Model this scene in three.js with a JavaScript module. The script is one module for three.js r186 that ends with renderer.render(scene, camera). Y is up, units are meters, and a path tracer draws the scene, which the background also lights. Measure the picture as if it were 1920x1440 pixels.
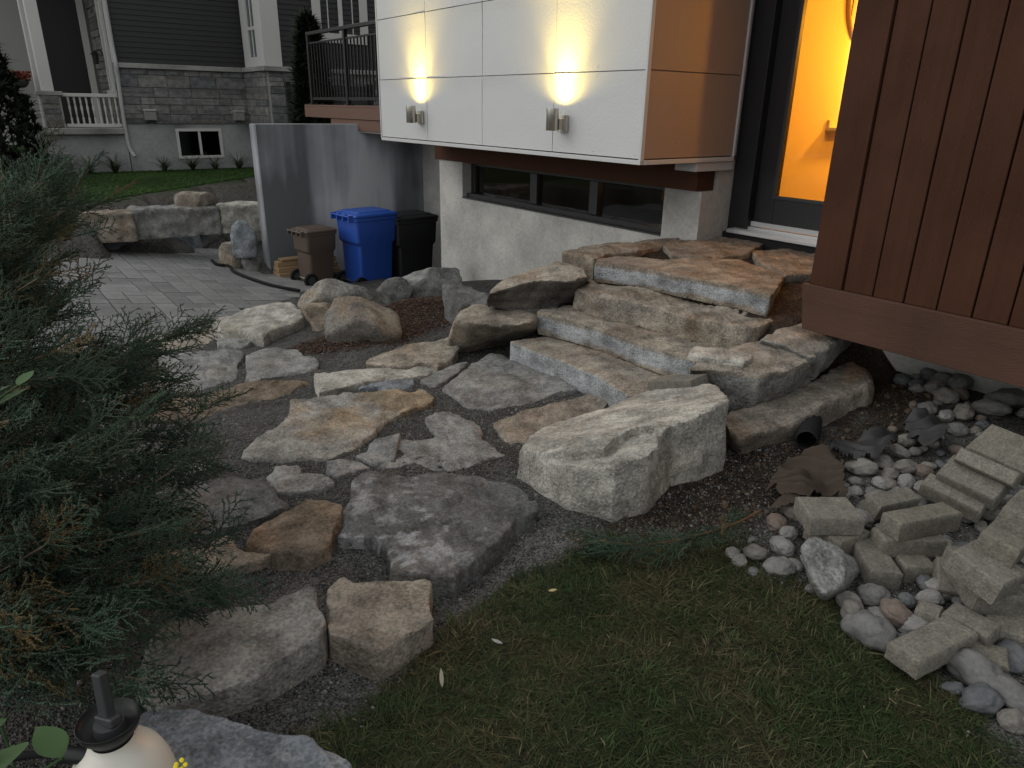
import * as THREE from 'three';
import { ImprovedNoise } from 'three/addons/math/ImprovedNoise.js';
import { mergeGeometries, toCreasedNormals } from 'three/addons/utils/BufferGeometryUtils.js';
import { RoundedBoxGeometry } from 'three/addons/geometries/RoundedBoxGeometry.js';

// ---------------------------------------------------------------- camera, sky, sun, exposure
const scene = new THREE.Scene();
const FOCAL = 1335, CAM = new THREE.Vector3(0, 1.55, 0);
const RIGHT = new THREE.Vector3(0.59793677, 0.01629934, -0.80137753);
const UP = new THREE.Vector3(-0.29978854, 0.93177886, -0.20473149);
const BACK = new THREE.Vector3(0.74336966, 0.36266029, 0.5620312);
const camera = new THREE.PerspectiveCamera(2 * Math.atan(720 / FOCAL) * 180 / Math.PI, 4 / 3, 0.05, 400);
camera.position.copy(CAM);
camera.quaternion.setFromRotationMatrix(new THREE.Matrix4().makeBasis(RIGHT, UP, BACK));
scene.add(camera);

const SUN_DIR = new THREE.Vector3(-0.62, 0.50, 0.62).normalize();
{
  // dusk sky: soft grey-blue dome, paler toward the place where the sun has gone down
  const W = 256, H = 128, data = new Float32Array(W * H * 4);
  const g = new THREE.Vector3(SUN_DIR.x, 0, SUN_DIR.z).normalize();
  for (let j = 0; j < H; j++) for (let i = 0; i < W; i++) {
    const th = ((i + 0.5) / W - 0.5) * 2 * Math.PI, ph = ((j + 0.5) / H - 0.5) * Math.PI;
    const d = new THREE.Vector3(Math.cos(ph) * Math.cos(th), Math.sin(ph), Math.cos(ph) * Math.sin(th));
    const az = 0.5 + 0.5 * (d.x * g.x + d.z * g.z) / Math.max(0.05, Math.hypot(d.x, d.z));
    const e = Math.max(0, d.y);
    const glow = 0.85 * Math.pow(az, 1.5) * Math.exp(-e * 1.1);
    const k = (j * W + i) * 4;
    const base = 0.53 + 0.30 * e;
    data[k] = base * 0.975 + glow * 0.95;
    data[k + 1] = base * 1.00 + glow * 0.96;
    data[k + 2] = base * 1.035 + glow * 0.93;
    if (d.y < 0) { const f = Math.max(0, 1 + d.y * 6); for (let c = 0; c < 3; c++) data[k + c] = data[k + c] * f + 0.05 * (1 - f); }
    data[k + 3] = 1;
  }
  const sky = new THREE.DataTexture(data, W, H, THREE.RGBAFormat, THREE.FloatType);
  sky.mapping = THREE.EquirectangularReflectionMapping; sky.magFilter = THREE.LinearFilter; sky.needsUpdate = true;
  scene.background = sky; scene.environment = sky;
}
const sun = new THREE.DirectionalLight(new THREE.Color(1.0, 0.95, 0.88), 0.5);
sun.position.copy(SUN_DIR).multiplyScalar(30); sun.target.position.set(-4, 0, -3);
sun.castShadow = true; sun.shadow.radius = 60; sun.shadow.mapSize.set(2048, 2048);
Object.assign(sun.shadow.camera, { left: -22, right: 22, top: 22, bottom: -22, near: 1, far: 90 });
scene.add(sun, sun.target);

const renderer = new THREE.WebGLRenderer({ antialias: true });
renderer.setSize(1024, 768);
renderer.toneMapping = THREE.LinearToneMapping;
renderer.toneMappingExposure = 1.1;
renderer.shadowMap.enabled = true; renderer.shadowMap.type = THREE.PCFSoftShadowMap;

// ---------------------------------------------------------------- helpers
function rngOf(a) { return function () { a |= 0; a = a + 0x6D2B79F5 | 0; let t = Math.imul(a ^ a >>> 15, 1 | a); t = t + Math.imul(t ^ t >>> 7, 61 | t) ^ t; return ((t ^ t >>> 14) >>> 0) / 4294967296; }; }
const perlin = new ImprovedNoise();
const nz = (x, y, z) => perlin.noise(x + 31.7, y + 17.3, z + 53.1);
function fbm(x, y, z, o = 4) { let s = 0, a = 0.5; for (let i = 0; i < o; i++) { s += a * nz(x, y, z); x *= 2.03; y *= 2.03; z *= 2.03; a *= 0.5; } return s; }
const clamp = (v, a = 0, b = 1) => v < a ? a : v > b ? b : v;
const lerp = (a, b, t) => a + (b - a) * t;
const sstep = (a, b, v) => { const t = clamp((v - a) / (b - a)); return t * t * (3 - 2 * t); };
const V = (x, y, z) => new THREE.Vector3(x, y, z);
const col = (r, g, b) => new THREE.Color().setRGB(r, g, b);
const DEG = Math.PI / 180;
// a pixel of the photograph as a direction, and where that direction meets a surface of the place
function rayDir(px, py) { return V(0, 0, 0).addScaledVector(RIGHT, (px - 960) / FOCAL).addScaledVector(UP, -(py - 720) / FOCAL).addScaledVector(BACK, -1); }
function atPlane(px, py, y0, gx = 0, gz = 0, x0 = 0, z0 = 0) {           // plane y = y0 + gx (x - x0) + gz (z - z0)
  const d = rayDir(px, py);
  const t = (y0 - gx * x0 - gz * z0 - CAM.y) / (d.y - gx * d.x - gz * d.z);
  return CAM.clone().addScaledVector(d, t);
}
const atZ = (px, py, z) => { const d = rayDir(px, py); return CAM.clone().addScaledVector(d, z / d.z); };
const atX = (px, py, x) => { const d = rayDir(px, py); return CAM.clone().addScaledVector(d, x / d.x); };
const crop = (ox, oy, s) => (...pts) => pts.map(([x, y]) => [ox + x * s, oy + y * s]);
const CS = crop(880, 420, 0.39583), C3 = crop(600, 600, 0.26042), C4 = crop(250, 580, 0.26042), C5 = crop(240, 860, 0.34375),
  C6 = crop(0, 1040, 0.34375), C7 = crop(0, 320, 0.29167), CB = crop(400, 340, 0.25), P1 = crop(1300, 660, 0.32292), P2 = crop(1300, 900, 0.32292), C8 = crop(600, 900, 0.41667);
const taken = {};
function numbered(n) { const k = taken[n] = (taken[n] || 0) + 1; return k === 1 ? n : n + '_' + String(k - 1).padStart(3, '0'); }
function mesh(name, geo, mat, parent) { const m = new THREE.Mesh(geo, mat); m.name = name; m.castShadow = m.receiveShadow = true; if (parent) parent.add(m); return m; }
function thing(name, label, category, pos, group) { const g = new THREE.Group(); g.name = numbered(name); g.userData = { label, category }; if (group) g.userData.group = group; if (pos) g.position.copy(pos); scene.add(g); return g; }
function single(name, geo, mat, label, category, pos, group) { const m = mesh(numbered(name), geo, mat, scene); m.userData = { label, category }; if (group) m.userData.group = group; if (pos) m.position.copy(pos); return m; }
function setting(name, geo, mat) { const m = mesh(numbered(name), geo, mat, scene); m.userData = { kind: 'structure', label: name.replace(/_/g, ' ') }; return m; }
function box(x0, x1, y0, y1, z0, z1) { const g = new THREE.BoxGeometry(x1 - x0, y1 - y0, z1 - z0); g.translate((x0 + x1) / 2, (y0 + y1) / 2, (z0 + z1) / 2); boxUV(g); return g; }
function rbox(x0, x1, y0, y1, z0, z1, r = 0.004, s = 1) { const g = new RoundedBoxGeometry(x1 - x0, y1 - y0, z1 - z0, s, r); g.translate((x0 + x1) / 2, (y0 + y1) / 2, (z0 + z1) / 2); boxUV(g); return g; }
function boxUV(g) {                                                    // uv in metres by the face's direction
  const p = g.attributes.position, n = g.attributes.normal, u = new Float32Array(p.count * 2);
  for (let i = 0; i < p.count; i++) {
    const ax = Math.abs(n.getX(i)), ay = Math.abs(n.getY(i)), az = Math.abs(n.getZ(i));
    if (az >= ax && az >= ay) { u[2 * i] = p.getX(i); u[2 * i + 1] = p.getY(i); }
    else if (ax >= ay) { u[2 * i] = p.getZ(i); u[2 * i + 1] = p.getY(i); }
    else { u[2 * i] = p.getX(i); u[2 * i + 1] = p.getZ(i); }
  }
  g.setAttribute('uv', new THREE.BufferAttribute(u, 2)); return g;
}
const tube = (pts, r, seg = 24, rad = 8) => new THREE.TubeGeometry(new THREE.CatmullRomCurve3(pts), seg, r, rad, false);
function cyl(r0, r1, a, b, seg = 16) { const d = b.clone().sub(a), g = new THREE.CylinderGeometry(r1, r0, d.length(), seg); g.applyQuaternion(new THREE.Quaternion().setFromUnitVectors(V(0, 1, 0), d.clone().normalize())); g.translate((a.x + b.x) / 2, (a.y + b.y) / 2, (a.z + b.z) / 2); return g; }

// procedural textures: fn(u, v) tiles over 0..1 and gives [r, g, b] in sRGB 0..1 (or one grey)
function tex(size, fn, { srgb = true, scale = 1 } = {}) {
  const d = new Uint8Array(size * size * 4);
  for (let j = 0; j < size; j++) for (let i = 0; i < size; i++) {
    let c = fn(i / size, j / size); if (typeof c === 'number') c = [c, c, c];
    const k = (j * size + i) * 4; d[k] = clamp(c[0]) * 255; d[k + 1] = clamp(c[1]) * 255; d[k + 2] = clamp(c[2]) * 255; d[k + 3] = 255;
  }
  const t = new THREE.DataTexture(d, size, size); t.wrapS = t.wrapT = THREE.RepeatWrapping; t.magFilter = THREE.LinearFilter; t.minFilter = THREE.LinearMipmapLinearFilter; t.generateMipmaps = true;
  if (srgb) t.colorSpace = THREE.SRGBColorSpace; t.repeat.set(1 / scale, 1 / scale); t.needsUpdate = true; return t;
}
// value noise that tiles over 0..1: a lattice of f cells that wraps
const LAT = (() => { const r = rngOf(99), a = new Float32Array(65536); for (let i = 0; i < 65536; i++) a[i] = r() * 2 - 1; return a; })();
function tn(u, v, f, o, s = 0, fv = f) {
  let sum = 0, a = 0.5, ff = f, fy_ = fv;
  for (let i = 0; i < o; i++) {
    const x = u * ff, y = v * fy_, xi = Math.floor(x), yi = Math.floor(y); let fx = x - xi, fy = y - yi; fx = fx * fx * (3 - 2 * fx); fy = fy * fy * (3 - 2 * fy);
    const x0 = xi % ff, x1 = (xi + 1) % ff, y0 = (yi % fy_), y1 = ((yi + 1) % fy_), k = s * 7919 + i * 104729;
    const A = LAT[(x0 * 2371 + y0 * 571 + k) & 65535], B = LAT[(x1 * 2371 + y0 * 571 + k) & 65535], C = LAT[(x0 * 2371 + y1 * 571 + k) & 65535], D = LAT[(x1 * 2371 + y1 * 571 + k) & 65535];
    sum += a * (A + (B - A) * fx + (C + (D - C) * fx - A - (B - A) * fx) * fy); a *= 0.5; ff *= 2; fy_ *= 2;
  }
  return sum;
}
// ---------------------------------------------------------------- materials
const stoneTex = tex(1024, (u, v) => { const n = tn(u, v, 9, 5, 1), s = tn(u, v, 90, 3, 2), p = tn(u, v, 40, 2, 21); return 0.84 + n * 0.22 + s * 0.24 - Math.max(0, p - 0.28) * 0.35; }, { scale: 0.7 });
const stoneBump = tex(1024, (u, v) => { const n = tn(u, v, 8, 6, 3), s = tn(u, v, 90, 3, 4), r = 1 - Math.abs(tn(u, v, 10, 5, 5)) * 2.4, p = tn(u, v, 40, 2, 21); return 0.42 + n * 0.42 + s * 0.42 + r * 0.08 - Math.max(0, p - 0.24) * 0.5; }, { srgb: false, scale: 0.7 });
const gritTex = tex(1024, (u, v) => { const s = tn(u, v, 150, 2, 6), m = tn(u, v, 26, 3, 7); return 0.86 + s * 0.75 + m * 0.28; }, { scale: 0.8 });
const gritBump = tex(1024, (u, v) => { const s = tn(u, v, 150, 2, 6), m = tn(u, v, 34, 3, 8); return 0.5 + s * 0.8 + m * 0.3; }, { srgb: false, scale: 0.8 });
const concTex = tex(512, (u, v) => { const a = tn(u, v, 3, 5, 9), s = tn(u, v, 70, 2, 10); const g = 0.86 + a * 0.22 + s * 0.07; return [g, g, g * 1.0]; }, { scale: 1.6 });
const concBump = tex(512, (u, v) => 0.5 + tn(u, v, 60, 3, 11) * 0.5 + tn(u, v, 6, 3, 12) * 0.25, { srgb: false, scale: 1.2 });
const woodBump = tex(512, (u, v) => { const w = tn(u, v, 4, 3, 13) * 0.6; const g = Math.sin((u * 34 + w * 5) * 6.283) * 0.5 + tn(u, v, 60, 2, 14); return 0.5 + g * 0.28; }, { srgb: false, scale: 0.5 });
const boardTex = tex(512, (u, v) => { const g = tn(u, v, 48, 3, 41, 2), b = tn(u, v, 3, 4, 42), s = tn(u, v, 120, 2, 43); const k = 0.84 + g * 0.045 + b * 0.12 + Math.max(0, s - 0.46) * 1.4; return [k, k, k]; }, { scale: 0.9 });
const panelBump = tex(512, (u, v) => 0.5 + tn(u, v, 40, 3, 15) * 0.6, { srgb: false, scale: 0.5 });
const streakTex = tex(1024, (u, v) => { const s = tn(u, v, 10, 4, 16, 1), b = tn(u, v, 3, 5, 17), f = tn(u, v, 40, 3, 18, 4); const d = clamp(s * 0.75 + b * 0.8 + f * 0.25, -0.55, 0.5); const g = 0.80 + d * 0.5; return [g * 0.985, g * 0.995, g * 1.015]; }, { scale: 4.6 });
const S = (o) => new THREE.MeshPhysicalMaterial({ roughness: 0.85, specularIntensity: (o.roughness ?? 0.85) >= 0.75 ? 0.3 : 1, ...o });
const M = {
  stone: S({ vertexColors: true, map: stoneTex, bumpMap: stoneBump, bumpScale: 0.006, roughness: 0.92 }),
  smoothStone: S({ vertexColors: true, roughness: 0.75 }),
  ground: S({ vertexColors: true, map: gritTex, bumpMap: gritBump, bumpScale: 0.014, roughness: 1 }),
  stucco: S({ color: col(0.50, 0.49, 0.46), map: concTex, bumpMap: concBump, bumpScale: 0.004, roughness: 0.95 }),
  concrete: S({ color: col(0.52, 0.525, 0.53), map: streakTex, bumpMap: concBump, bumpScale: 0.002, roughness: 0.9 }),
  whitePanel: S({ color: col(0.51, 0.515, 0.51), bumpMap: panelBump, bumpScale: 0.0012, roughness: 0.55 }),
  brownPanel: S({ color: col(0.32, 0.225, 0.165), bumpMap: panelBump, bumpScale: 0.0008, roughness: 0.6 }),
  whiteTrim: S({ color: col(0.48, 0.48, 0.475), roughness: 0.5 }),
  siding: S({ color: col(0.078, 0.032, 0.0175), map: boardTex, bumpMap: woodBump, bumpScale: 0.0012, roughness: 0.8 }),
  skirt: S({ color: col(0.108, 0.057, 0.04), map: boardTex, bumpMap: woodBump, bumpScale: 0.0012, roughness: 0.76 }),
  beam: S({ color: col(0.07, 0.03, 0.018), bumpMap: woodBump, bumpScale: 0.001, roughness: 0.8 }),
  deckWood: S({ color: col(0.12, 0.062, 0.042), bumpMap: woodBump, bumpScale: 0.001, roughness: 0.7 }),
  black: S({ color: col(0.012, 0.012, 0.013), roughness: 0.45 }),
  blackMatte: S({ color: col(0.016, 0.016, 0.017), roughness: 0.75 }),
  charcoal: S({ color: col(0.035, 0.036, 0.038), roughness: 0.6 }),
  alu: S({ color: col(0.62, 0.62, 0.62), roughness: 0.35, metalness: 0.7 }),
  steel: S({ color: col(0.55, 0.52, 0.46), roughness: 0.32, metalness: 1 }),
  glass: new THREE.MeshPhysicalMaterial({ color: 0xffffff, transmission: 1, thickness: 0, roughness: 0.02, ior: 1.5 }),
  darkGlass: new THREE.MeshPhysicalMaterial({ color: col(0.5, 0.52, 0.54), transmission: 1, thickness: 0, roughness: 0.03, ior: 1.5 }),
  plaster: S({ color: col(0.62, 0.52, 0.36), roughness: 0.9 }),
  floorWood: S({ color: col(0.25, 0.15, 0.08), roughness: 0.5 }),
  basement: S({ color: col(0.28, 0.27, 0.255), roughness: 0.95 }),
  blue: S({ color: col(0.018, 0.075, 0.36), roughness: 0.5 }),
  brownBin: S({ color: col(0.075, 0.052, 0.038), roughness: 0.6 }),
  blackBin: S({ color: col(0.014, 0.015, 0.016), roughness: 0.55 }),
  rubber: S({ color: col(0.012, 0.012, 0.012), roughness: 0.8 }),
  board: S({ color: col(0.26, 0.18, 0.10), bumpMap: woodBump, bumpScale: 0.001, roughness: 0.8 }),
  darkBoard: S({ color: col(0.10, 0.05, 0.03), bumpMap: woodBump, bumpScale: 0.001, roughness: 0.75 }),
};
// ---------------------------------------------------------------- ground
const GROUND_PX = [
  [870, 1105, -0.09], [1000, 990, -0.06], [640, 1050, -0.05], [450, 1330, -0.03], [600, 1200, -0.04], [730, 1240, -0.06], [300, 1100, -0.03], [560, 1000, -0.06], [560, 870, -0.1], [800, 790, -0.11], [400, 880, -0.1],
  [962, 665, -0.16], [1080, 710, -0.15], [1160, 750, -0.13], [930, 790, -0.12], [860, 660, -0.17], [960, 860, -0.09], [700, 640, -0.2], [600, 690, -0.25], [430, 690, -0.36], [350, 720, -0.34], [440, 640, -0.42], [280, 760, -0.25],
  [250, 655, -0.45], [340, 640, -0.46], [120, 700, -0.36], [60, 720, -0.3], [780, 570, -0.17], [700, 600, -0.24], [640, 600, -0.42], [480, 597, -0.6], [560, 567, -0.7], [420, 612, -0.55], [850, 525, -0.6], [900, 540, -0.3], [690, 540, -0.85], [820, 515, -0.9], [760, 525, -0.85],
  [1100, 990, -0.01], [1220, 930, 0.0], [1355, 860, -0.01], [1300, 930, 0], [1450, 850, 0.02], [1640, 760, 0.03], [1700, 720, 0.06], [1850, 760, 0.1], [1600, 950, 0.02], [1750, 1100, 0.02], [1900, 1330, 0.0],
  [960, 1440, 0], [1400, 1400, 0], [700, 1400, 0], [1000, 1150, -0.02], [1250, 1100, 0], [1500, 1200, 0], [300, 1400, 0], [100, 1300, 0], [100, 1100, 0],
].map(([px, py, y]) => { const p = atPlane(px, py, y); return [p.x, p.z, y]; });
GROUND_PX.push([0, 0, 0], [2, -1, 0.02], [3, 2, 0], [0, 3, 0], [-2, 2, 0], [-4, 1.2, -0.1], [-5.2, 0.6, -0.28], [-3, 4, 0.0], [-5, 3, -0.12], [2, -4, 0.12], [0.5, -3.6, 0.1], [-0.5, -4.2, 0.12], [-1.6, -4.2, 0.1], [4, -6, 0.12]);
// driveway: a plane that falls toward the house
const driveY = (z) => -0.95 + 0.15 * (Math.min(3.2, Math.max(-6.5, z)) + 4.3);
const atDrive = (px, py) => { const d = rayDir(px, py), t = (-0.95 + 0.645 - CAM.y) / (d.y - 0.15 * d.z); return CAM.clone().addScaledVector(d, t); };
const DRIVE_POLY = (() => {
  const near = [[100, 668], [250, 648], [400, 612], [480, 590], [560, 560], [690, 532]].map(([x, y]) => atDrive(x, y));
  const p = near.map((q) => [q.x, q.z]);
  p.push([-8.3, -5.0], [-8.3, -7], [-10.6, -7], [-10.6, -3.3], [-11.2, -3.35], [-12.6, -3.9], [-13.8, -3.9], [-12.6, -2.54], [-12.0, -1.55], [-11.2, -0.4], [-10.4, 0.6], [-10.2, 9], [-6.0, 9], [-6.0, 0.3]);
  return p;
})();
function sdPoly(poly, x, z) {
  let d = 1e9, s = 1;
  for (let i = 0, n = poly.length, j = n - 1; i < n; j = i, i++) {
    const ax = poly[i][0], az = poly[i][1], bx = poly[j][0], bz = poly[j][1];
    const ex = bx - ax, ez = bz - az, wx = x - ax, wz = z - az;
    const t = clamp((wx * ex + wz * ez) / (ex * ex + ez * ez + 1e-12));
    const qx = wx - ex * t, qz = wz - ez * t; d = Math.min(d, qx * qx + qz * qz);
    const c1 = z >= az, c2 = z < bz, c3 = ex * wz > ez * wx;
    if ((c1 && c2 && c3) || (!c1 && !c2 && !c3)) s = -s;
  }
  return s * Math.sqrt(d);
}
// the bank under the steps and the landing, then the loose control points, then the neighbour's lawn
const BANK = [[-2.85, -0.3], [-3.0, -0.2], [-3.2, -0.03], [-3.3, 0.0], [-3.5, 0.14], [-3.6, 0.17], [-3.8, 0.34], [-4.2, 0.43], [-4.4, 0.455], [-6, 0.46]];
function stepBank(x, z) {
  let up = 0.46; for (let i = 0; i < BANK.length - 1; i++) if (z <= BANK[i][0] && z > BANK[i + 1][0]) up = lerp(BANK[i][1], BANK[i + 1][1], (BANK[i][0] - z) / (BANK[i][0] - BANK[i + 1][0]));
  if (z > -2.85) up = -0.4;
  const right = lerp(1, 0, clamp((x + 2.28) / 0.62)), left = lerp(0, 1, clamp((x + 4.2) / 0.15));
  return up - (1 - Math.min(right, left)) * 0.6;
}
function groundY(x, z) {
  let s = 0, w = 0;
  for (const [cx, cz, cy] of GROUND_PX) { const d2 = (x - cx) ** 2 + (z - cz) ** 2 + 0.02, k = 1 / (d2 * Math.sqrt(d2)); s += k * cy; w += k; }
  let y = s / w;
  if (x > -4.5 && x < -1.6 && z < -2.6 && z > -5.8) y = Math.max(y, stepBank(x, z));
  if (x < -9) { const t = sstep(-12.72, -12.92, x - 0.85 * (Math.min(z, 1) + 2.54)); y = lerp(y, 0.03 + 0.004 * (-13 - x), t); }
  const sd = sdPoly(DRIVE_POLY, x, z);
  if (sd < 0.5) y = lerp(driveY(z) - 0.07, y, sstep(-0.22, 0.06, sd));
  return y;
}
const regionPx = (y, pts) => pts.map(([a, b]) => { const p = atPlane(a, b, y); return [p.x, p.z]; });
const LAWN = regionPx(0, [[560, 1400], [640, 1350], [740, 1300], [800, 1180], [900, 1130], [985, 1065], [1080, 1030], [1230, 1000], [1370, 1000], [1440, 1060], [1500, 1110], [1560, 1150], [1600, 1190], [1700, 1240], [1800, 1320], [1870, 1400], [1930, 1500]]).concat([[2.4, -1.3], [2.4, 1.9], [-0.9, 1.9], [-1.15, -0.1], [-1.25, -0.38]]);
const MULCH = regionPx(-0.2, [[500, 640], [560, 625], [700, 590], [720, 560], [830, 545], [850, 600], [760, 640], [640, 650], [560, 650]]);
const SOIL = regionPx(0, [[1100, 990], [1350, 850], [1560, 830], [1700, 720], [1760, 800], [1560, 900], [1450, 960], [1400, 990], [1250, 1000]]);
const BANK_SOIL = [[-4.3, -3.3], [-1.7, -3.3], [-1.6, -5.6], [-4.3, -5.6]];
const DUST = regionPx(-0.03, [[740, 1320], [700, 1260], [860, 1130], [940, 1030], [1010, 985], [1090, 1000], [1100, 1030], [980, 1075], [900, 1130], [800, 1200]]);
{
  const xs = [], zs = [];
  const lines = (a, lo, hi, fine, far0, far1) => { let s = fine; const neg = []; for (let v = lo; v > far0; s *= 1.12, v -= s) neg.push(v); neg.push(far0); a.push(...neg.reverse()); for (let v = lo + fine; v <= hi; v += fine) a.push(v); s = fine; for (let v = hi + fine; v < far1; s *= 1.12, v += s) a.push(v); a.push(far1); };
  lines(xs, -5.2, 0.6, 0.022, -90, 60); lines(zs, -4.6, 0.9, 0.022, -70, 60);
  const nx = xs.length, nzz = zs.length, pos = new Float32Array(nx * nzz * 3), cl = new Float32Array(nx * nzz * 3), uv = new Float32Array(nx * nzz * 2), idx = [];
  for (let j = 0; j < nzz; j++) for (let i = 0; i < nx; i++) {
    const x = xs[i], z = zs[j], k = j * nx + i; let y = groundY(x, z);
    const near = x > -7 && x < 2 && z > -6 && z < 2;
    if (near) y += fbm(x * 2.2, 0, z * 2.2, 3) * 0.02 + fbm(x * 14, 2, z * 14, 3) * 0.008 - 0.004;
    pos.set([x, y, z], k * 3); uv.set([x, z], k * 2);
    const n1 = fbm(x * 1.3, 4, z * 1.3, 4), n2 = fbm(x * 9, 7, z * 9, 3);
    let c = [0.098, 0.095, 0.09];                                   // damp stone dust
    const mixc = (d, t) => { c = c.map((v, q) => lerp(v, d[q], clamp(t))); };
    mixc([0.14, 0.135, 0.127], n1 * 1.6 + 0.25);
    if (near) {
      const soft = n2 * 0.12;
      mixc([0.056, 0.045, 0.035], sstep(0.10, -0.08, sdPoly(SOIL, x, z) + soft));
      mixc([0.055, 0.036, 0.027], sstep(0.10, -0.06, sdPoly(MULCH, x, z) + soft));
      mixc([0.20, 0.19, 0.178], 0.75 * sstep(0.09, -0.06, sdPoly(DUST, x, z) + soft * 1.4));
      mixc([0.05, 0.047, 0.03], sstep(0.05, -0.05, sdPoly(LAWN, x, z) + soft));
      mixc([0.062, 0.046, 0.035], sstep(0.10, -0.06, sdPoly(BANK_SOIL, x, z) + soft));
    } else if (x < -9) {
      const b = x - 0.85 * (Math.min(z, 1) + 2.54);
      mixc([0.13, 0.118, 0.102], sstep(-12.6, -12.8, b));
      mixc([0.04, 0.075, 0.018], sstep(-13.75, -14.1, b + n2 * 0.3));
    }
    const m = 1 + n2 * 0.5; cl.set(c.map((v) => v * m), k * 3);
  }
  for (let j = 0; j < nzz - 1; j++) for (let i = 0; i < nx - 1; i++) { const a = j * nx + i, b = a + 1, c = a + nx, d = c + 1; idx.push(a, c, b, b, c, d); }
  const g = new THREE.BufferGeometry(); g.setAttribute('position', new THREE.BufferAttribute(pos, 3)); g.setAttribute('color', new THREE.BufferAttribute(cl, 3)); g.setAttribute('uv', new THREE.BufferAttribute(uv, 2)); g.setIndex(idx); g.computeVertexNormals();
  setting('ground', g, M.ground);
}
// driveway: bedding sheet, and each paving stone on it
{
  const shape = new THREE.Shape(DRIVE_POLY.map(([x, z]) => new THREE.Vector2(x, -z)));
  const g = new THREE.ShapeGeometry(shape); const p = g.attributes.position, uv = g.attributes.uv, cl = new Float32Array(p.count * 3);
  for (let i = 0; i < p.count; i++) { const x = p.getX(i), z = -p.getY(i); p.setXYZ(i, x, driveY(z) - 0.012, z); uv.setXY(i, x, z); cl.set([0.075, 0.073, 0.07], i * 3); }
  g.setAttribute('color', new THREE.BufferAttribute(cl, 3)); g.computeVertexNormals();
  const drive = setting('driveway', g, M.ground);
  const R = rngOf(5), tones = [0, 1, 2, 3, 4].map((k) => S({ color: col(0.21 + 0.017 * k, 0.21 + 0.017 * k, 0.206 + 0.0165 * k), map: concTex, bumpMap: concBump, bumpScale: 0.003, roughness: 0.95 }));
  const cell = 0.62, layouts = [[[0, 0, 2, 1], [2, 0, 1, 2], [0, 1, 1, 2], [1, 1, 1, 1], [1, 2, 2, 1]], [[0, 0, 1, 2], [1, 0, 2, 1], [1, 1, 2, 1], [0, 2, 2, 1], [2, 2, 1, 1]], [[0, 0, 2, 1], [2, 0, 1, 1], [0, 1, 1, 2], [1, 1, 2, 1], [1, 2, 2, 1]], [[0, 0, 3, 1], [0, 1, 1, 2], [1, 1, 2, 2]]];
  const list = [], tilt = Math.atan(0.15);
  for (let i = -12; i < 14; i++) for (let j = -12; j < 8; j++) {
    const L = layouts[Math.floor(R() * 4)];
    for (const [a, b, w, h] of L) {
      const u = cell / 3, x = -9 + i * cell + (a + w / 2) * u, z = -1 + j * cell + (b + h / 2) * u;
      if (sdPoly(DRIVE_POLY, x, z) > -0.03 || x < -14 || z > 0.6 || z < -5.4) { R(); continue; }
      list.push([x, z, w * u, h * u, R()]);
    }
  }
  list.sort((p, q) => Math.hypot(p[0], p[1]) - Math.hypot(q[0], q[1]));
  const geos = {}, rest = [];
  list.forEach(([x, z, w, h, r], k) => {
    const key = w.toFixed(2) + h.toFixed(2);
    const gg = geos[key] ||= boxUV(new RoundedBoxGeometry(w - 0.010, 0.05, h / Math.cos(tilt) - 0.010, 1, 0.005));
    const place = (o) => { o.rotation.x = -tilt; o.position.set(x, driveY(z) - 0.022 + (r - 0.5) * 0.006, z); };
    if (k < 300) place(mesh('paving_stone', gg, tones[Math.floor(r * 5)], drive));
    else { const o = new THREE.Object3D(); place(o); o.updateMatrix(); rest.push(gg.clone().applyMatrix4(o.matrix)); }
  });
  if (rest.length) { const m = mesh('paving_stone_field', mergeGeometries(rest), tones[2], drive); m.userData.kind = 'stuff'; }
}
// ---------------------------------------------------------------- the house with white panels
const house = thing('modern_house', 'modern house with white panel box, concrete base and brown board siding', 'house', V(0, 0, 0));
const SEAMX = [-8.24, -7.16, -6.11, -5.03, -3.99], SEAMY = [1.19, 1.82, 2.45, 3.08, 3.71, 4.34];
function panelGeo(w, h, seed, out) {                                  // a thin board whose upper edge stands a little proud, as cladding warps
  const g = new THREE.BoxGeometry(w, h, 0.012, 16, 14, 1), p = g.attributes.position;
  for (let i = 0; i < p.count; i++) {
    const u = p.getX(i) / w + 0.5, v = p.getY(i) / h + 0.5;
    const lip = 0.007 * sstep(0.86, 1, v) * (0.55 + 0.45 * Math.sin(u * 3.1 + seed)) + 0.0035 * fbm(u * 2 + seed, v * 2, 3, 2);
    p.setZ(i, p.getZ(i) + lip * out);
  }
  g.computeVertexNormals(); return boxUV(g);
}
for (let r = 0; r < 5; r++) for (let c = 0; c < 4; c++) {
  const x0 = SEAMX[c] + 0.004, x1 = SEAMX[c + 1] - 0.004, y0 = SEAMY[r] + 0.004, y1 = SEAMY[r + 1] - 0.004;
  const p = mesh('panel', panelGeo(x1 - x0, y1 - y0, r * 4 + c, 1), M.whitePanel, house); p.position.set((x0 + x1) / 2, (y0 + y1) / 2, -4.206 + (r % 2 ? 0 : 0.002));
  if (r < 3) for (const u of [-0.46, 0, 0.46]) for (const v of [-0.455, 0.46]) { const s = mesh('screw', new THREE.CylinderGeometry(0.0045, 0.0045, 0.003, 8).rotateX(Math.PI / 2), M.alu, p); s.position.set(u * (x1 - x0), v * (y1 - y0), 0.009 + (v > 0 ? 0.003 : 0)); }
}
mesh('panel_backing', box(-8.22, -4.0, 1.2, 4.34, -5.42, -4.222), M.whiteTrim, house);
mesh('corner_trim', rbox(-3.988, -3.962, 1.178, 4.34, -4.224, -4.186, 0.003), M.whiteTrim, house);
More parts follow.
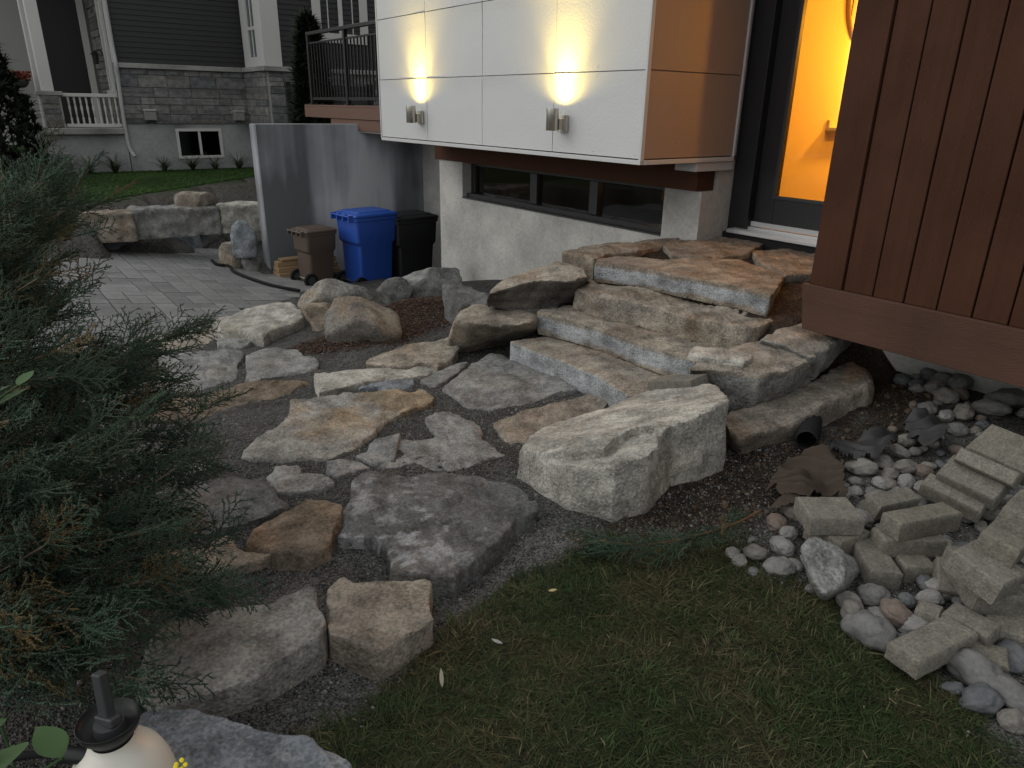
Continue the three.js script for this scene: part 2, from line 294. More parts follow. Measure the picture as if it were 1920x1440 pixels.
mesh('corner_trim', rbox(-8.262, -8.242, 1.178, 4.34, -4.5, -4.19, 0.003), M.whiteTrim, house);
mesh('bottom_trim', rbox(-8.24, -3.965, 1.150, 1.184, -4.222, -4.185, 0.003), M.whiteTrim, house);
mesh('bottom_trim', rbox(-3.985, -3.955, 1.150, 1.184, -5.32, -4.226, 0.003), M.whiteTrim, house);
mesh('box_soffit', box(-8.22, -3.99, 1.16, 1.195, -5.40, -4.226), M.deckWood, house);
for (let r = 0; r < 5; r++) mesh('end_panel', rbox(-3.995, -3.972, SEAMY[r] + 0.003, SEAMY[r + 1] - 0.003, -5.31, -4.226, 0.003), M.brownPanel, house);
mesh('corner_trim', rbox(-3.992, -3.958, 1.186, 4.34, -5.332, -5.312, 0.003), M.whiteTrim, house);
// foundation with the strip window
mesh('foundation_wall', box(-8.25, -4.41, -1.3, 0.49, -5.25, -5.0), M.stucco, house);
mesh('foundation_wall', box(-8.25, -7.71, 0.49, 0.905, -5.25, -5.0), M.stucco, house);
mesh('foundation_pier', box(-4.41, -4.0, -0.4, 0.905, -5.52, -5.0), M.stucco, house);
mesh('foundation_pier', box(-4.22, -4.002, 0.905, 1.15, -5.52, -5.2), M.stucco, house);
mesh('pier_cap', rbox(-4.2, -3.97, 1.075, 1.148, -5.34, -4.86, 0.004), M.whiteTrim, house);
mesh('beam', rbox(-8.32, -4.04, 0.907, 1.158, -5.2, -4.975, 0.004), M.beam, house);
mesh('foundation_return', box(-8.25, -8.0, -1.3, 1.15, -7.2, -5.252), M.stucco, house);
{
  const w = new THREE.Group(); w.name = 'strip_window'; house.add(w);
  const z0 = -5.2, z1 = -5.13;
  mesh('window_frame', mergeGeometries([rbox(-7.71, -4.412, 0.492, 0.535, z0, -5.06), rbox(-7.71, -4.412, 0.865, 0.904, z0, z1), rbox(-7.71, -7.62, 0.536, 0.864, z0, z1), rbox(-4.46, -4.412, 0.536, 0.864, z0, z1)]), M.black, w);
  mesh('mullion', rbox(-6.50, -6.38, 0.536, 0.864, z0, z1 + 0.01), M.black, w);
  mesh('mullion', rbox(-5.52, -5.40, 0.536, 0.864, z0, z1 + 0.01), M.black, w);
  for (const [a, b] of [[-7.62, -6.5], [-6.38, -5.52], [-5.40, -4.46]]) mesh('pane', box(a, b, 0.536, 0.864, -5.168, -5.164), M.darkGlass, w);
  mesh('window_sill', rbox(-7.70, -4.415, 0.478, 0.491, -5.06, -4.985, 0.003), M.charcoal, w);
  // the dim room behind it
mesh('basement_room', mergeGeometries([box(-7.9, -4.42, -1.2, -1.1, -8.2, -5.26), box(-7.9, -4.42, 1.02, 1.1, -8.2, -5.26), box(-7.98, -7.9, -1.2, 1.1, -8.2, -5.26), box(-4.50, -4.42, -1.1, 1.02, -8.2, -5.53), box(-7.9, -4.42, -1.2, 1.1, -8.28, -8.2)]), M.basement, house);
  mesh('bulkhead', box(-5.5, -4.52, 0.60, 1.01, -6.5, -6.2), S({ color: col(0.42, 0.28, 0.16), bumpMap: concBump, bumpScale: 0.02, roughness: 0.95 }), house);
}
// garage mouth beside the foundation
mesh('garage_pier', box(-10.59, -10.05, -1.3, 1.12, -6.4, -6.1), M.stucco, house);
mesh('garage_back_wall', box(-10.59, -8.0, -1.3, 1.15, -9.1, -9.0), M.basement, house);
mesh('garage_side_wall', box(-10.75, -10.6, -1.3, 1.15, -9.0, -7.01), M.basement, house);
mesh('garage_ceiling', box(-10.85, -8.0, 1.15, 1.19, -9.1, -5.02), M.basement, house);
// entrance: black frame, door with a tall pane, threshold
mesh('door_frame', mergeGeometries([rbox(-4.0, -3.80, 0.47, 3.1, -5.62, -5.40), rbox(-2.30, -2.1, 0.47, 3.1, -5.62, -5.40), rbox(-3.80, -2.30, 2.95, 3.1, -5.62, -5.40)]), M.black, house);
{
  const d = new THREE.Group(); d.name = 'front_door'; house.add(d);
  mesh('door_leaf', mergeGeometries([rbox(-3.80, -3.615, 0.64, 2.95, -5.54, -5.48), rbox(-2.60, -2.30, 0.64, 2.95, -5.54, -5.48), rbox(-3.615, -2.60, 0.64, 0.875, -5.54, -5.48), rbox(-3.615, -2.60, 2.75, 2.95, -5.54, -5.48)]), M.black, d);
  mesh('glazing_bead', mergeGeometries([rbox(-3.63, -3.6, 0.86, 2.76, -5.478, -5.466), rbox(-3.6, -2.6, 0.86, 0.89, -5.478, -5.466)]), M.charcoal, d);
  mesh('pane', box(-3.615, -2.6, 0.875, 2.75, -5.512, -5.506), M.glass, d);
  mesh('door_sweep', rbox(-3.80, -2.30, 0.615, 0.655, -5.475, -5.455, 0.003), M.whiteTrim, d);
}
{
  const t = [rbox(-3.93, -2.2, 0.555, 0.585, -5.47, -5.30, 0.004), rbox(-3.86, -2.2, 0.585, 0.612, -5.47, -5.42, 0.003)];
  for (let k = 0; k < 5; k++) t.push(rbox(-3.92, -2.2, 0.585, 0.590, -5.405 + k * 0.022, -5.393 + k * 0.022, 0.002));
  mesh('threshold', mergeGeometries(t), M.alu, house);
  mesh('threshold_base', box(-3.99, -2.15, 0.3, 0.553, -5.6, -5.33), M.blackMatte, house);
}
// hall behind the door: closed, warm lit
mesh('hall_wall', box(-4.32, -4.2, -0.62, 3.1, -8.6, -5.63), M.plaster, house);
mesh('hall_wall', box(-4.3, 2.0, -0.62, 3.1, -8.72, -8.6), M.plaster, house);
mesh('hall_wall', box(1.9, 2.0, -0.62, 3.1, -8.6, -5.63), M.plaster, house);
mesh('hall_wall', box(-2.1, 1.9, -0.62, 3.1, -5.75, -5.63), M.plaster, house);
mesh('hall_wall', box(-4.2, -4.001, -0.62, 3.1, -5.75, -5.63), M.plaster, house);
mesh('hall_floor', box(-4.2, 1.9, -0.65, -0.6, -8.6, -5.63), M.floorWood, house);
mesh('hall_ceiling', box(-4.32, 2.0, 3.1, 3.2, -8.72, -5.4), M.plaster, house);
// brown board volume in front of the hall
const ZB = -3.7, boardX = [-2.135, -1.945, -1.78, -1.62, -1.46, -1.30, -1.145];
for (let x = -1.145 + 0.16; x < 2.6; x += 0.16) boardX.push(x);
mesh('corner_board', rbox(boardX[0], boardX[1] - 0.005, 0.655, 4.6, ZB - 0.03, ZB + 0.012, 0.004), M.siding, house);
for (let i = 1; i < boardX.length - 1; i++) mesh('siding_board', rbox(boardX[i] + 0.0035, boardX[i + 1] - 0.0035, 0.655, 4.6, ZB - 0.03, ZB + (i % 2 ? 0 : 0.0025), 0.005), M.siding, house);
mesh('siding_backing', box(-2.12, 2.6, 0.46, 4.6, -5.38, ZB - 0.032), M.siding, house);
{
  const s = new THREE.Shape([[-2.16, 0.652], [2.6, 0.652], [2.6, 0.405], [-2.12, 0.405]].map(([x, y]) => new THREE.Vector2(x, y)));
  const g = new THREE.ExtrudeGeometry(s, { depth: 0.028, bevelEnabled: true, bevelSize: 0.004, bevelThickness: 0.004, bevelSegments: 2 }); g.translate(0, 0, ZB + 0.004); g.computeVertexNormals();
  const gi = boxUV(g); const u = gi.attributes.uv; for (let i = 0; i < u.count; i++) { const a = u.getX(i); u.setXY(i, u.getY(i), a); }
  mesh('skirt_board', gi, M.skirt, house);
}
mesh('overhang_soffit', box(-2.1, 2.6, 0.42, 0.455, -5.38, ZB - 0.004), M.beam, house);
mesh('side_foundation', box(-2.0, 2.6, -0.4, 0.418, -4.62, -4.4), M.stucco, house);
mesh('upper_wall', box(-12.5, 2.6, 4.6, 7.5, -12, -4.3), M.whitePanel, house);
mesh('rear_mass', box(-8.2, 2.6, 3.21, 4.598, -12, -5.45), M.siding, house);
mesh('rear_mass', box(-10.4, 2.6, -1.2, 4.598, -12.2, -9.2), M.siding, house);
// deck with its fascia
mesh('deck_fascia', rbox(-12.62, -8.3, 1.335, 1.50, -5.02, -4.98, 0.004), M.deckWood, house);
mesh('deck_fascia', rbox(-11.6, -8.3, 1.17, 1.33, -5.06, -5.0, 0.004), M.deckWood, house);
for (let k = 0; k < 12; k++) mesh('deck_board', rbox(-12.62, -8.28, 1.502, 1.53, -5.12 - k * 0.145, -4.985 - k * 0.145, 0.004), M.deckWood, house);
{
  const r = thing('deck_railing', 'black metal deck railing with thin balusters above brown fascia', 'railing', V(-12.5, 1.53, -5.08));
  const L = 4.2;
  mesh('top_rail', rbox(0, L, 1.06, 1.11, -0.035, 0.035, 0.006), M.black, r);
  mesh('mid_rail', rbox(0.05, L, 0.93, 0.955, -0.014, 0.014, 0.003), M.black, r);
  mesh('bottom_rail', rbox(0.05, L, 0.075, 0.115, -0.018, 0.018, 0.003), M.black, r);
  for (const x of [0.03, 1.45, 2.9]) { mesh('post', rbox(x - 0.03, x + 0.03, 0.0, 1.06, -0.03, 0.03, 0.004), M.black, r); mesh('post_base', rbox(x - 0.06, x + 0.06, 0.0, 0.02, -0.06, 0.06, 0.004), M.black, r); }
  for (let x = 0.15; x < L; x += 0.115) if (Math.abs(x - 1.45) > 0.05 && Math.abs(x - 2.9) > 0.05) mesh('baluster', box(x - 0.01, x + 0.01, 0.116, 0.93, -0.01, 0.01), M.black, r);
}
// wall lamps: a steel cylinder on an arm and back plate, open at the top
function wallLamp(x, label) {
  const g = thing('wall_lamp', label, 'wall lamp', V(x, 1.36, -4.187), 'wall lamps on the white panels');
  mesh('back_plate', rbox(0.0, 0.115, 0.0, 0.135, 0, 0.022, 0.003), M.steel, g);
  mesh('arm', rbox(0.02, 0.075, 0.015, 0.105, 0.022, 0.062, 0.004), M.steel, g);
  const cx = 0.045, cz = 0.115, r = 0.052;
  const pts = [[0.0, 0.01], [r, 0.01], [r, 0.185], [r - 0.004, 0.185], [r - 0.004, 0.15], [0, 0.15]].map(([a, b]) => new THREE.Vector2(a, b));
  const c = mesh('cylinder_shade', new THREE.LatheGeometry(pts, 32), M.steel, g); c.position.set(cx, 0, cz);
  const lens = mesh('lens', new THREE.CylinderGeometry(r - 0.005, r - 0.005, 0.004, 24), S({ color: col(0.9, 0.85, 0.7), emissive: col(1, 0.86, 0.52), emissiveIntensity: 5 }), g); lens.position.set(cx, 0.172, cz);
  for (const [I, a] of [[3.4, 80], [LAMP, 42]]) {                     // bare bulb and the beam of its reflector
    const s = new THREE.SpotLight(col(1.0, 0.72, 0.17), I, 0, a * DEG, 1, 2);
    s.position.set(cx, 0.180, cz); s.target.position.set(cx, 3, cz - 0.12); s.castShadow = true; s.shadow.radius = 1.5; g.add(s, s.target);
  }
  return g;
}
const LAMP = 8.5;
wallLamp(-4.935, 'steel cylinder wall lamp on the panel nearest the door');
wallLamp(-7.335, 'steel cylinder wall lamp on the panel nearest the deck railing');
// inside the hall: two lit lamps, shelf and round mirror on the left wall
{
  const lampAt = (x, y, z, I, label, r) => {
    const g = thing('hall_lamp', label, 'lamp', V(x, y, z));
    mesh('globe', new THREE.SphereGeometry(r, 20, 14), S({ color: col(0.9, 0.8, 0.6), emissive: col(1, 0.62, 0.2), emissiveIntensity: 6 }), g);
    mesh('stem', cyl(0.008, 0.008, V(0, r * 0.9, 0), V(0, 3.1 - y, 0), 8), M.black, g);
    const l = new THREE.PointLight(col(1, 0.40, 0.028), I, 0, 2); l.castShadow = true; l.shadow.radius = 3; g.add(l);
  };
  lampAt(-3.75, 2.08, -7.9, 10.0, 'glowing globe lamp by the hall mirror behind the front door', 0.07);
  lampAt(-2.75, 2.35, -6.9, 6, 'glowing pendant globe lamp in the middle of the hall', 0.08);
  const sh = thing('wall_shelf', 'small pale shelf on the lit hall wall behind the door pane', 'shelf', V(-4.2, 1.38, -7.2));
  mesh('board', rbox(0, 0.14, 0, 0.03, -0.5, 0.14, 0.004), M.whiteTrim, sh);
  mesh('bracket', rbox(0, 0.03, 0.03, 0.10, 0.10, 0.13, 0.003), M.whiteTrim, sh);
  const mir = thing('round_mirror', 'round framed mirror on the lit hall wall behind the door pane', 'mirror', V(-4.19, 2.62, -7.55));
  mesh('frame', new THREE.TorusGeometry(0.48, 0.025, 12, 48).rotateY(Math.PI / 2), M.board, mir);
  mesh('mirror_glass', new THREE.CylinderGeometry(0.47, 0.47, 0.01, 48).rotateZ(Math.PI / 2), S({ color: col(0.8, 0.8, 0.8), metalness: 1, roughness: 0.05 }), mir);
  // a bulb in the basement behind the strip window
  const b = thing('basement_bulb', 'small bulb glowing in the basement behind the strip window', 'lamp', V(-4.85, 0.93, -5.75));
  mesh('bulb', new THREE.SphereGeometry(0.03, 12, 8), S({ color: col(0.9, 0.7, 0.4), emissive: col(1, 0.6, 0.2), emissiveIntensity: 2 }), b);
  mesh('cord', cyl(0.004, 0.004, V(0, 0.03, 0), V(0, 0.085, 0), 6), M.black, b);
  const l = new THREE.PointLight(col(1, 0.52, 0.14), 0.35, 0, 2); l.castShadow = true; b.add(l);
}
// concrete retaining wall beside the garage mouth
{
  const g = new RoundedBoxGeometry(0.25, 2.6, 3.6, 1, 0.012); g.translate(-10.725, -0.03, -5.24); boxUV(g);
  const u = g.attributes.uv; for (let i = 0; i < u.count; i++) u.setX(i, u.getX(i) + 0.8);
  single('concrete_wall', g, M.concrete, 'tall bare grey concrete wall stained dark behind the wheeled bins', 'wall');
}
// ---------------------------------------------------------------- the neighbour's house
{
  const XN = -18.5, nb = thing('stone_house', 'neighbouring house with grey stone base, dark lap siding and white porch', 'house', V(0, 0, 0));
  const lap = S({ color: col(0.022, 0.022, 0.023), roughness: 0.7, bumpMap: woodBump, bumpScale: 0.0008 });
  const trim = S({ color: col(0.34, 0.335, 0.32), map: concTex, bumpMap: concBump, bumpScale: 0.004 });
  const white = S({ color: col(0.52, 0.51, 0.485), roughness: 0.6 });
  const base = S({ color: col(0.36, 0.36, 0.36), map: concTex, bumpMap: concBump, bumpScale: 0.003 });
  const stones = [[0.27, 0.265, 0.26], [0.31, 0.305, 0.295], [0.22, 0.22, 0.225], [0.34, 0.33, 0.31], [0.28, 0.27, 0.255]].map((c) => S({ color: col(...c), map: stoneTex, bumpMap: stoneBump, bumpScale: 0.02, roughness: 0.95 }));
  const mortar = S({ color: col(0.36, 0.355, 0.34), roughness: 1 });
  const R = rngOf(21);
  // ashlar: rows of cut stones, some courses split in two; the wall's plane is x = X (facing +x) or z = Z (facing +z)
  function ashlar(a0, a1, y0, y1, at, face) {
    const put = (s0, s1, b0, b1) => { const g = rbox(s0 + 0.006, s1 - 0.006, b0 + 0.006, b1 - 0.006, 0, 0.03 + R() * 0.018, 0.006); const m = mesh('wall_stone', g, stones[Math.floor(R() * 5)], nb); if (face === 'x') { m.rotation.y = Math.PI / 2; m.position.set(at, 0, 0); } else m.position.set(0, 0, at); };
    let y = y0;
    while (y < y1 - 0.03) {
      let h = [0.15, 0.2, 0.26][Math.floor(R() * 3)]; if (y1 - y - h < 0.1) h = y1 - y;
      let s = a0;
      while (s < a1 - 0.01) { let w = 0.28 + R() * 0.5; if (a1 - s - w < 0.2) w = a1 - s; if (R() < 0.3 && h > 0.18) { put(s, s + w, y, y + h / 2); put(s, s + w, y + h / 2, y + h); } else put(s, s + w, y, y + h); s += w; }
      y += h;
    }
  }
  // side wall (faces +x): z from -3.18 to -6.02, then a bump-out
    mesh('foundation', mergeGeometries([box(XN - 0.2, XN, -0.4, 1.06, -4.18, -3.16), box(XN - 0.2, XN, -0.4, 0.30, -5.20, -4.18), box(XN - 0.2, XN, 0.96, 1.06, -5.20, -4.18), box(XN - 0.2, XN, -0.4, 1.06, -6.02, -5.20)]), base, nb);
  mesh('stone_backing', box(XN - 0.25, XN - 0.005, 1.06, 2.20, -6.02, -3.16), mortar, nb);
  ashlar(3.16, 6.0, 1.065, 2.2, XN, 'x');
  mesh('ledge', rbox(XN - 0.2, XN + 0.09, 2.20, 2.30, -6.03, -3.14, 0.01), trim, nb);
  const course = 0.105;
  for (let y = 2.30, k = 0; y < 4.7; y += course, k++) { const g = rbox(0, 0.016, 0, course + 0.02, -6.02, -3.16, 0.003); g.rotateZ(0.10); const m = mesh('lap_board', g, lap, nb); m.position.set(XN + 0.012, y, 0); }
  mesh('siding_backing', box(XN - 0.25, XN - 0.002, 2.3, 6.5, -9, -3.2), lap, nb);
  mesh('corner_trim', rbox(XN - 0.05, XN + 0.05, 2.3, 4.8, -3.2, -3.12, 0.004), white, nb);
  // basement window
  {
    const w = new THREE.Group(); w.name = 'basement_window'; nb.add(w);
    mesh('window_frame', mergeGeometries([rbox(XN - 0.06, XN + 0.02, 0.30, 0.36, -5.20, -4.18), rbox(XN - 0.06, XN + 0.02, 0.90, 0.96, -5.20, -4.18), rbox(XN - 0.06, XN + 0.02, 0.36, 0.90, -5.20, -5.14), rbox(XN - 0.06, XN + 0.02, 0.36, 0.90, -4.24, -4.18), rbox(XN - 0.06, XN + 0.01, 0.36, 0.90, -4.72, -4.67)]), white, w);
    mesh('pane', box(XN - 0.04, XN - 0.034, 0.36, 0.90, -4.67, -4.24), M.darkGlass, w); mesh('pane', box(XN - 0.04, XN - 0.034, 0.36, 0.90, -5.14, -4.72), M.darkGlass, w);
    mesh('basement_room', mergeGeometries([box(XN - 2.2, XN - 0.21, 0.1, 0.15, -5.4, -4.0), box(XN - 2.2, XN - 0.21, 1.02, 1.05, -5.4, -4.0), box(XN - 2.25, XN - 2.2, 0.1, 1.05, -5.4, -4.0), box(XN - 2.2, XN - 0.21, 0.1, 1.05, -5.45, -5.4), box(XN - 2.2, XN - 0.21, 0.1, 1.05, -4.0, -3.95)]), base, nb);
  }
  // vent hoods
  for (const z of [-3.68, -5.62]) { const v = new THREE.Group(); v.name = 'vent_hood'; nb.add(v); v.position.set(XN + 0.05, 1.14, z); mesh('hood', rbox(0, 0.13, 0, 0.2, -0.12, 0.12, 0.012), trim, v); mesh('hood_top', rbox(-0.01, 0.15, 0.2, 0.225, -0.13, 0.13, 0.006), white, v); }
  // bump-out with a tall narrow window on the side that faces +z
  const XB = -17.0, ZBo = -5.9;
  mesh('bump_out_core', box(XN, XB - 0.01, -0.4, 6.5, -9.5, ZBo - 0.01), lap, nb);
  mesh('foundation', box(XN + 0.02, XB, -0.4, 1.06, -9.5, ZBo), base, nb);
  mesh('stone_backing', box(XN + 0.02, XB, 1.06, 2.2, -9.5, ZBo), mortar, nb);
  ashlar(-18.44, -17.0, 1.065, 2.2, ZBo, 'z'); ashlar(5.94, 9.4, 1.065, 2.2, XB, 'x');
  mesh('ledge', rbox(XN + 0.1, XB + 0.09, 2.202, 2.302, -9.5, ZBo + 0.09, 0.01), trim, nb);
  for (let y = 2.30; y < 4.7; y += course) { const g = rbox(0, 0.016, 0, course + 0.02, -9.4, -6.28, 0.003); g.rotateZ(0.10); mesh('lap_board', g, lap, nb).position.set(XB + 0.012, y, 0); }
  mesh('corner_trim', rbox(XB - 0.1, XB + 0.035, 2.303, 4.8, -6.27, ZBo + 0.03, 0.005), white, nb);
  {
    const w = new THREE.Group(); w.name = 'narrow_window'; nb.add(w);
    mesh('window_frame', mergeGeometries([rbox(-18.30, -17.9, 2.303, 4.8, ZBo - 0.02, ZBo + 0.03), rbox(-17.42, -17.11, 2.303, 4.8, ZBo - 0.02, ZBo + 0.03), rbox(-17.9, -17.42, 2.303, 2.5, ZBo - 0.02, ZBo + 0.03), rbox(-17.9, -17.42, 3.05, 3.12, ZBo - 0.02, ZBo + 0.02), rbox(-17.69, -17.65, 2.5, 4.8, ZBo - 0.018, ZBo + 0.012)]), white, w);
    mesh('pane', box(-17.9, -17.42, 2.5, 4.8, ZBo - 0.01, ZBo - 0.004), S({ color: col(0.10, 0.115, 0.12), roughness: 0.15 }), w);
  }
  // double window on the bump-out with blinds
  {
    const w = new THREE.Group(); w.name = 'double_window'; nb.add(w); const a = -8.4, b = -7.05, y0 = 3.0;
    mesh('window_frame', mergeGeometries([rbox(XB, XB + 0.05, 2.85, 3.05, a, b), rbox(XB, XB + 0.05, 3.05, 4.7, a, a + 0.2), rbox(XB, XB + 0.05, 3.05, 4.7, b - 0.2, b), rbox(XB, XB + 0.05, 3.05, 4.7, (a + b) / 2 - 0.05, (a + b) / 2 + 0.05)]), white, w);
    for (let k = 0; k < 22; k++) mesh('blind_slat', box(XB + 0.002, XB + 0.006, 0, 0.05, a + 0.2, b - 0.2).rotateZ(0.0), S({ color: col(0.16, 0.17, 0.17) }), w).position.y = 3.06 + k * 0.062;
    for (const c of [(a + b) / 2 - 0.3, (a + b) / 2 + 0.3]) mesh('glazing_bar', box(XB + 0.008, XB + 0.03, 3.05, 4.7, c - 0.012, c + 0.012), white, w);
  }
  // porch: floor slab, stone piers, posts, railing, front wall facing +z
  mesh('porch_base', box(-21.5, XN + 0.0, -0.4, 0.84, -3.14, -1.62), base, nb);
  mesh('porch_slab', rbox(-21.0, XN + 0.10, 0.845, 0.98, -3.13, -1.50, 0.02), trim, nb);
  mesh('porch_wall', box(-22, XN - 0.03, 0.98, 5.2, -3.3, -3.2), mortar, nb);
  ashlar(-20.9, -18.56, 0.985, 4.4, -3.2, 'z');
  {
    const d = new THREE.Group(); d.name = 'porch_door'; nb.add(d);
    mesh('door_leaf', rbox(-20.92, -20.86, 0.985, 4.1, -2.95, -2.08, 0.005), S({ color: col(0.012, 0.011, 0.012), roughness: 0.5 }), d);
    mesh('door_casing', mergeGeometries([rbox(-20.92, -20.84, 0.985, 4.2, -3.1, -2.96), rbox(-20.92, -20.84, 0.985, 4.2, -2.07, -1.93)]), white, d);
    mesh('entry_wall', box(-21.1, -20.93, 0.98, 5.2, -3.19, 3.5), S({ color: col(0.30, 0.295, 0.28), roughness: 0.9 }), nb);
  }
  for (const x of [-19.25, -18.92]) { const w = new THREE.Group(); w.name = 'porch_window_trim'; nb.add(w); mesh('casing', rbox(x - 0.05, x + 0.05, 1.75, 4.3, -3.17, -3.1, 0.005), white, w); mesh('sill', rbox(x - 0.12, x + 0.12, 1.66, 1.75, -3.17, -3.05, 0.005), white, w); }
  const pier = (x, z, w) => { const gpt = new THREE.Group(); gpt.name = 'porch_pier'; nb.add(gpt); mesh('pier_core', rbox(x - w, x + w, 0.982, 1.62, z - w, z + w, 0.004), mortar, gpt); mesh('pier_cap', rbox(x - w - 0.05, x + w + 0.05, 1.62, 1.70, z - w - 0.05, z + w + 0.05, 0.01), trim, gpt); };
  pier(-18.72, -1.84, 0.19); ashlar(1.68, 2.0, 0.99, 1.62, -18.53, 'x'); 
  for (const [x, z] of [[-18.72, -1.84], [-19.35, -1.80]]) { const p = mesh('porch_post', rbox(x - 0.11, x + 0.11, 1.70, 5.0, z - 0.11, z + 0.11, 0.01), white, nb); }
  mesh('porch_rail', rbox(-18.66, -18.58, 1.60, 1.67, -3.12, -2.06, 0.008), white, nb); mesh('porch_rail', rbox(-18.66, -18.58, 0.99, 1.06, -3.12, -2.06, 0.008), white, nb);
  const bal = new THREE.LatheGeometry([[0.022, 0], [0.022, 0.12], [0.012, 0.14], [0.02, 0.25], [0.026, 0.32], [0.014, 0.40], [0.022, 0.42], [0.022, 0.54]].map(([a, b]) => new THREE.Vector2(a, b)), 8);
  for (let k = 0; k < 9; k++) mesh('baluster', bal, white, nb).position.set(-18.62, 1.06, -2.17 - k * 0.112);
  mesh('porch_roof', box(-22, XN + 0.4, 4.9, 5.1, -3.2, -1.2), white, nb);
  mesh('house_core', mergeGeometries([box(-28, XN - 2.3, -0.4, 6.6, -9.5, -3.32), box(XN - 2.3, XN - 0.26, 1.08, 6.6, -9.5, -3.32)]), lap, nb);
  // downspout
  { const p = [V(XN + 0.09, 5, -3.16), V(XN + 0.09, 2.5, -3.16), V(XN + 0.14, 2.25, -3.16), V(XN + 0.09, 2.0, -3.16), V(XN + 0.09, 0.55, -3.16), V(XN + 0.16, 0.38, -3.22)]; mesh('downspout', tube(p, 0.042, 60, 6), S({ color: col(0.36, 0.36, 0.35), roughness: 0.5 }), nb); }
  // porch lantern and hanging flowers
  const lan = thing('wall_lantern', 'black wall lantern beside the neighbouring porch door', 'lantern', V(-19.35, 2.35, -3.14));
  mesh('bracket', tube([V(0, 0.05, 0), V(0.0, 0.22, 0.1), V(0, 0.16, 0.2)], 0.014, 12, 6), M.black, lan); mesh('cage', new THREE.CylinderGeometry(0.07, 0.05, 0.2, 6).translate(0, 0.03, 0.2), M.black, lan); mesh('cap', new THREE.ConeGeometry(0.1, 0.08, 6).translate(0, 0.17, 0.2), M.black, lan);
  // the pale house beyond the porch
  const far = thing('far_house', 'pale grey house wall far behind the neighbouring porch', 'house', V(-30, 0, 3));
  mesh('wall', box(-4, 0, -0.4, 7, -6, 4), S({ color: col(0.42, 0.41, 0.39), roughness: 0.9 }), far); mesh('roof', new THREE.CylinderGeometry(0.1, 5.2, 2.5, 4, 1).rotateY(Math.PI / 4).translate(-2, 8.2, -1), M.charcoal, far); mesh('window', rbox(0, 0.05, 2.4, 4, 0.5, 1.6), M.black, far);
  // low block wall with planting ledge in front of the porch
  const lw = thing('low_block_wall', 'low dark wall of rough blocks left of the porch', 'wall', V(-17.9, 0, 0));
  for (let r = 0; r < 2; r++) for (let k = 0; k < 9; k++) mesh('block', rbox(-0.3, R() * 0.03, 0.02 + r * 0.2, 0.21 + r * 0.2, -1.75 + (k - (r % 2) * 0.5) * 0.36 + 0.006, -1.75 + (k + 1 - (r % 2) * 0.5) * 0.36 - 0.006, 0.012), stones[(k * 3 + r) % 3], lw);
  mesh('cap_course', rbox(-0.34, 0.05, 0.415, 0.50, -1.95, 1.6, 0.01), stones[1], lw);
  // dark privacy screen between the houses
  const ps = thing('privacy_screen', 'charcoal slatted privacy screen between posts beside the stone house', 'fence', V(-16.2, 0, -6.3));
  for (const z of [0.25, -0.72, -1.7]) mesh('post', rbox(-0.05, 0.05, 0, 1.98, z - 0.05, z + 0.05, 0.006), M.black, ps);
  for (let k = 0; k < 12; k++) for (const z of [-0.67, -1.65]) mesh('slat', rbox(-0.015, 0.015, 0.05 + k * 0.158, 0.2 + k * 0.158, z, z + 0.9, 0.004), M.charcoal, ps);
}
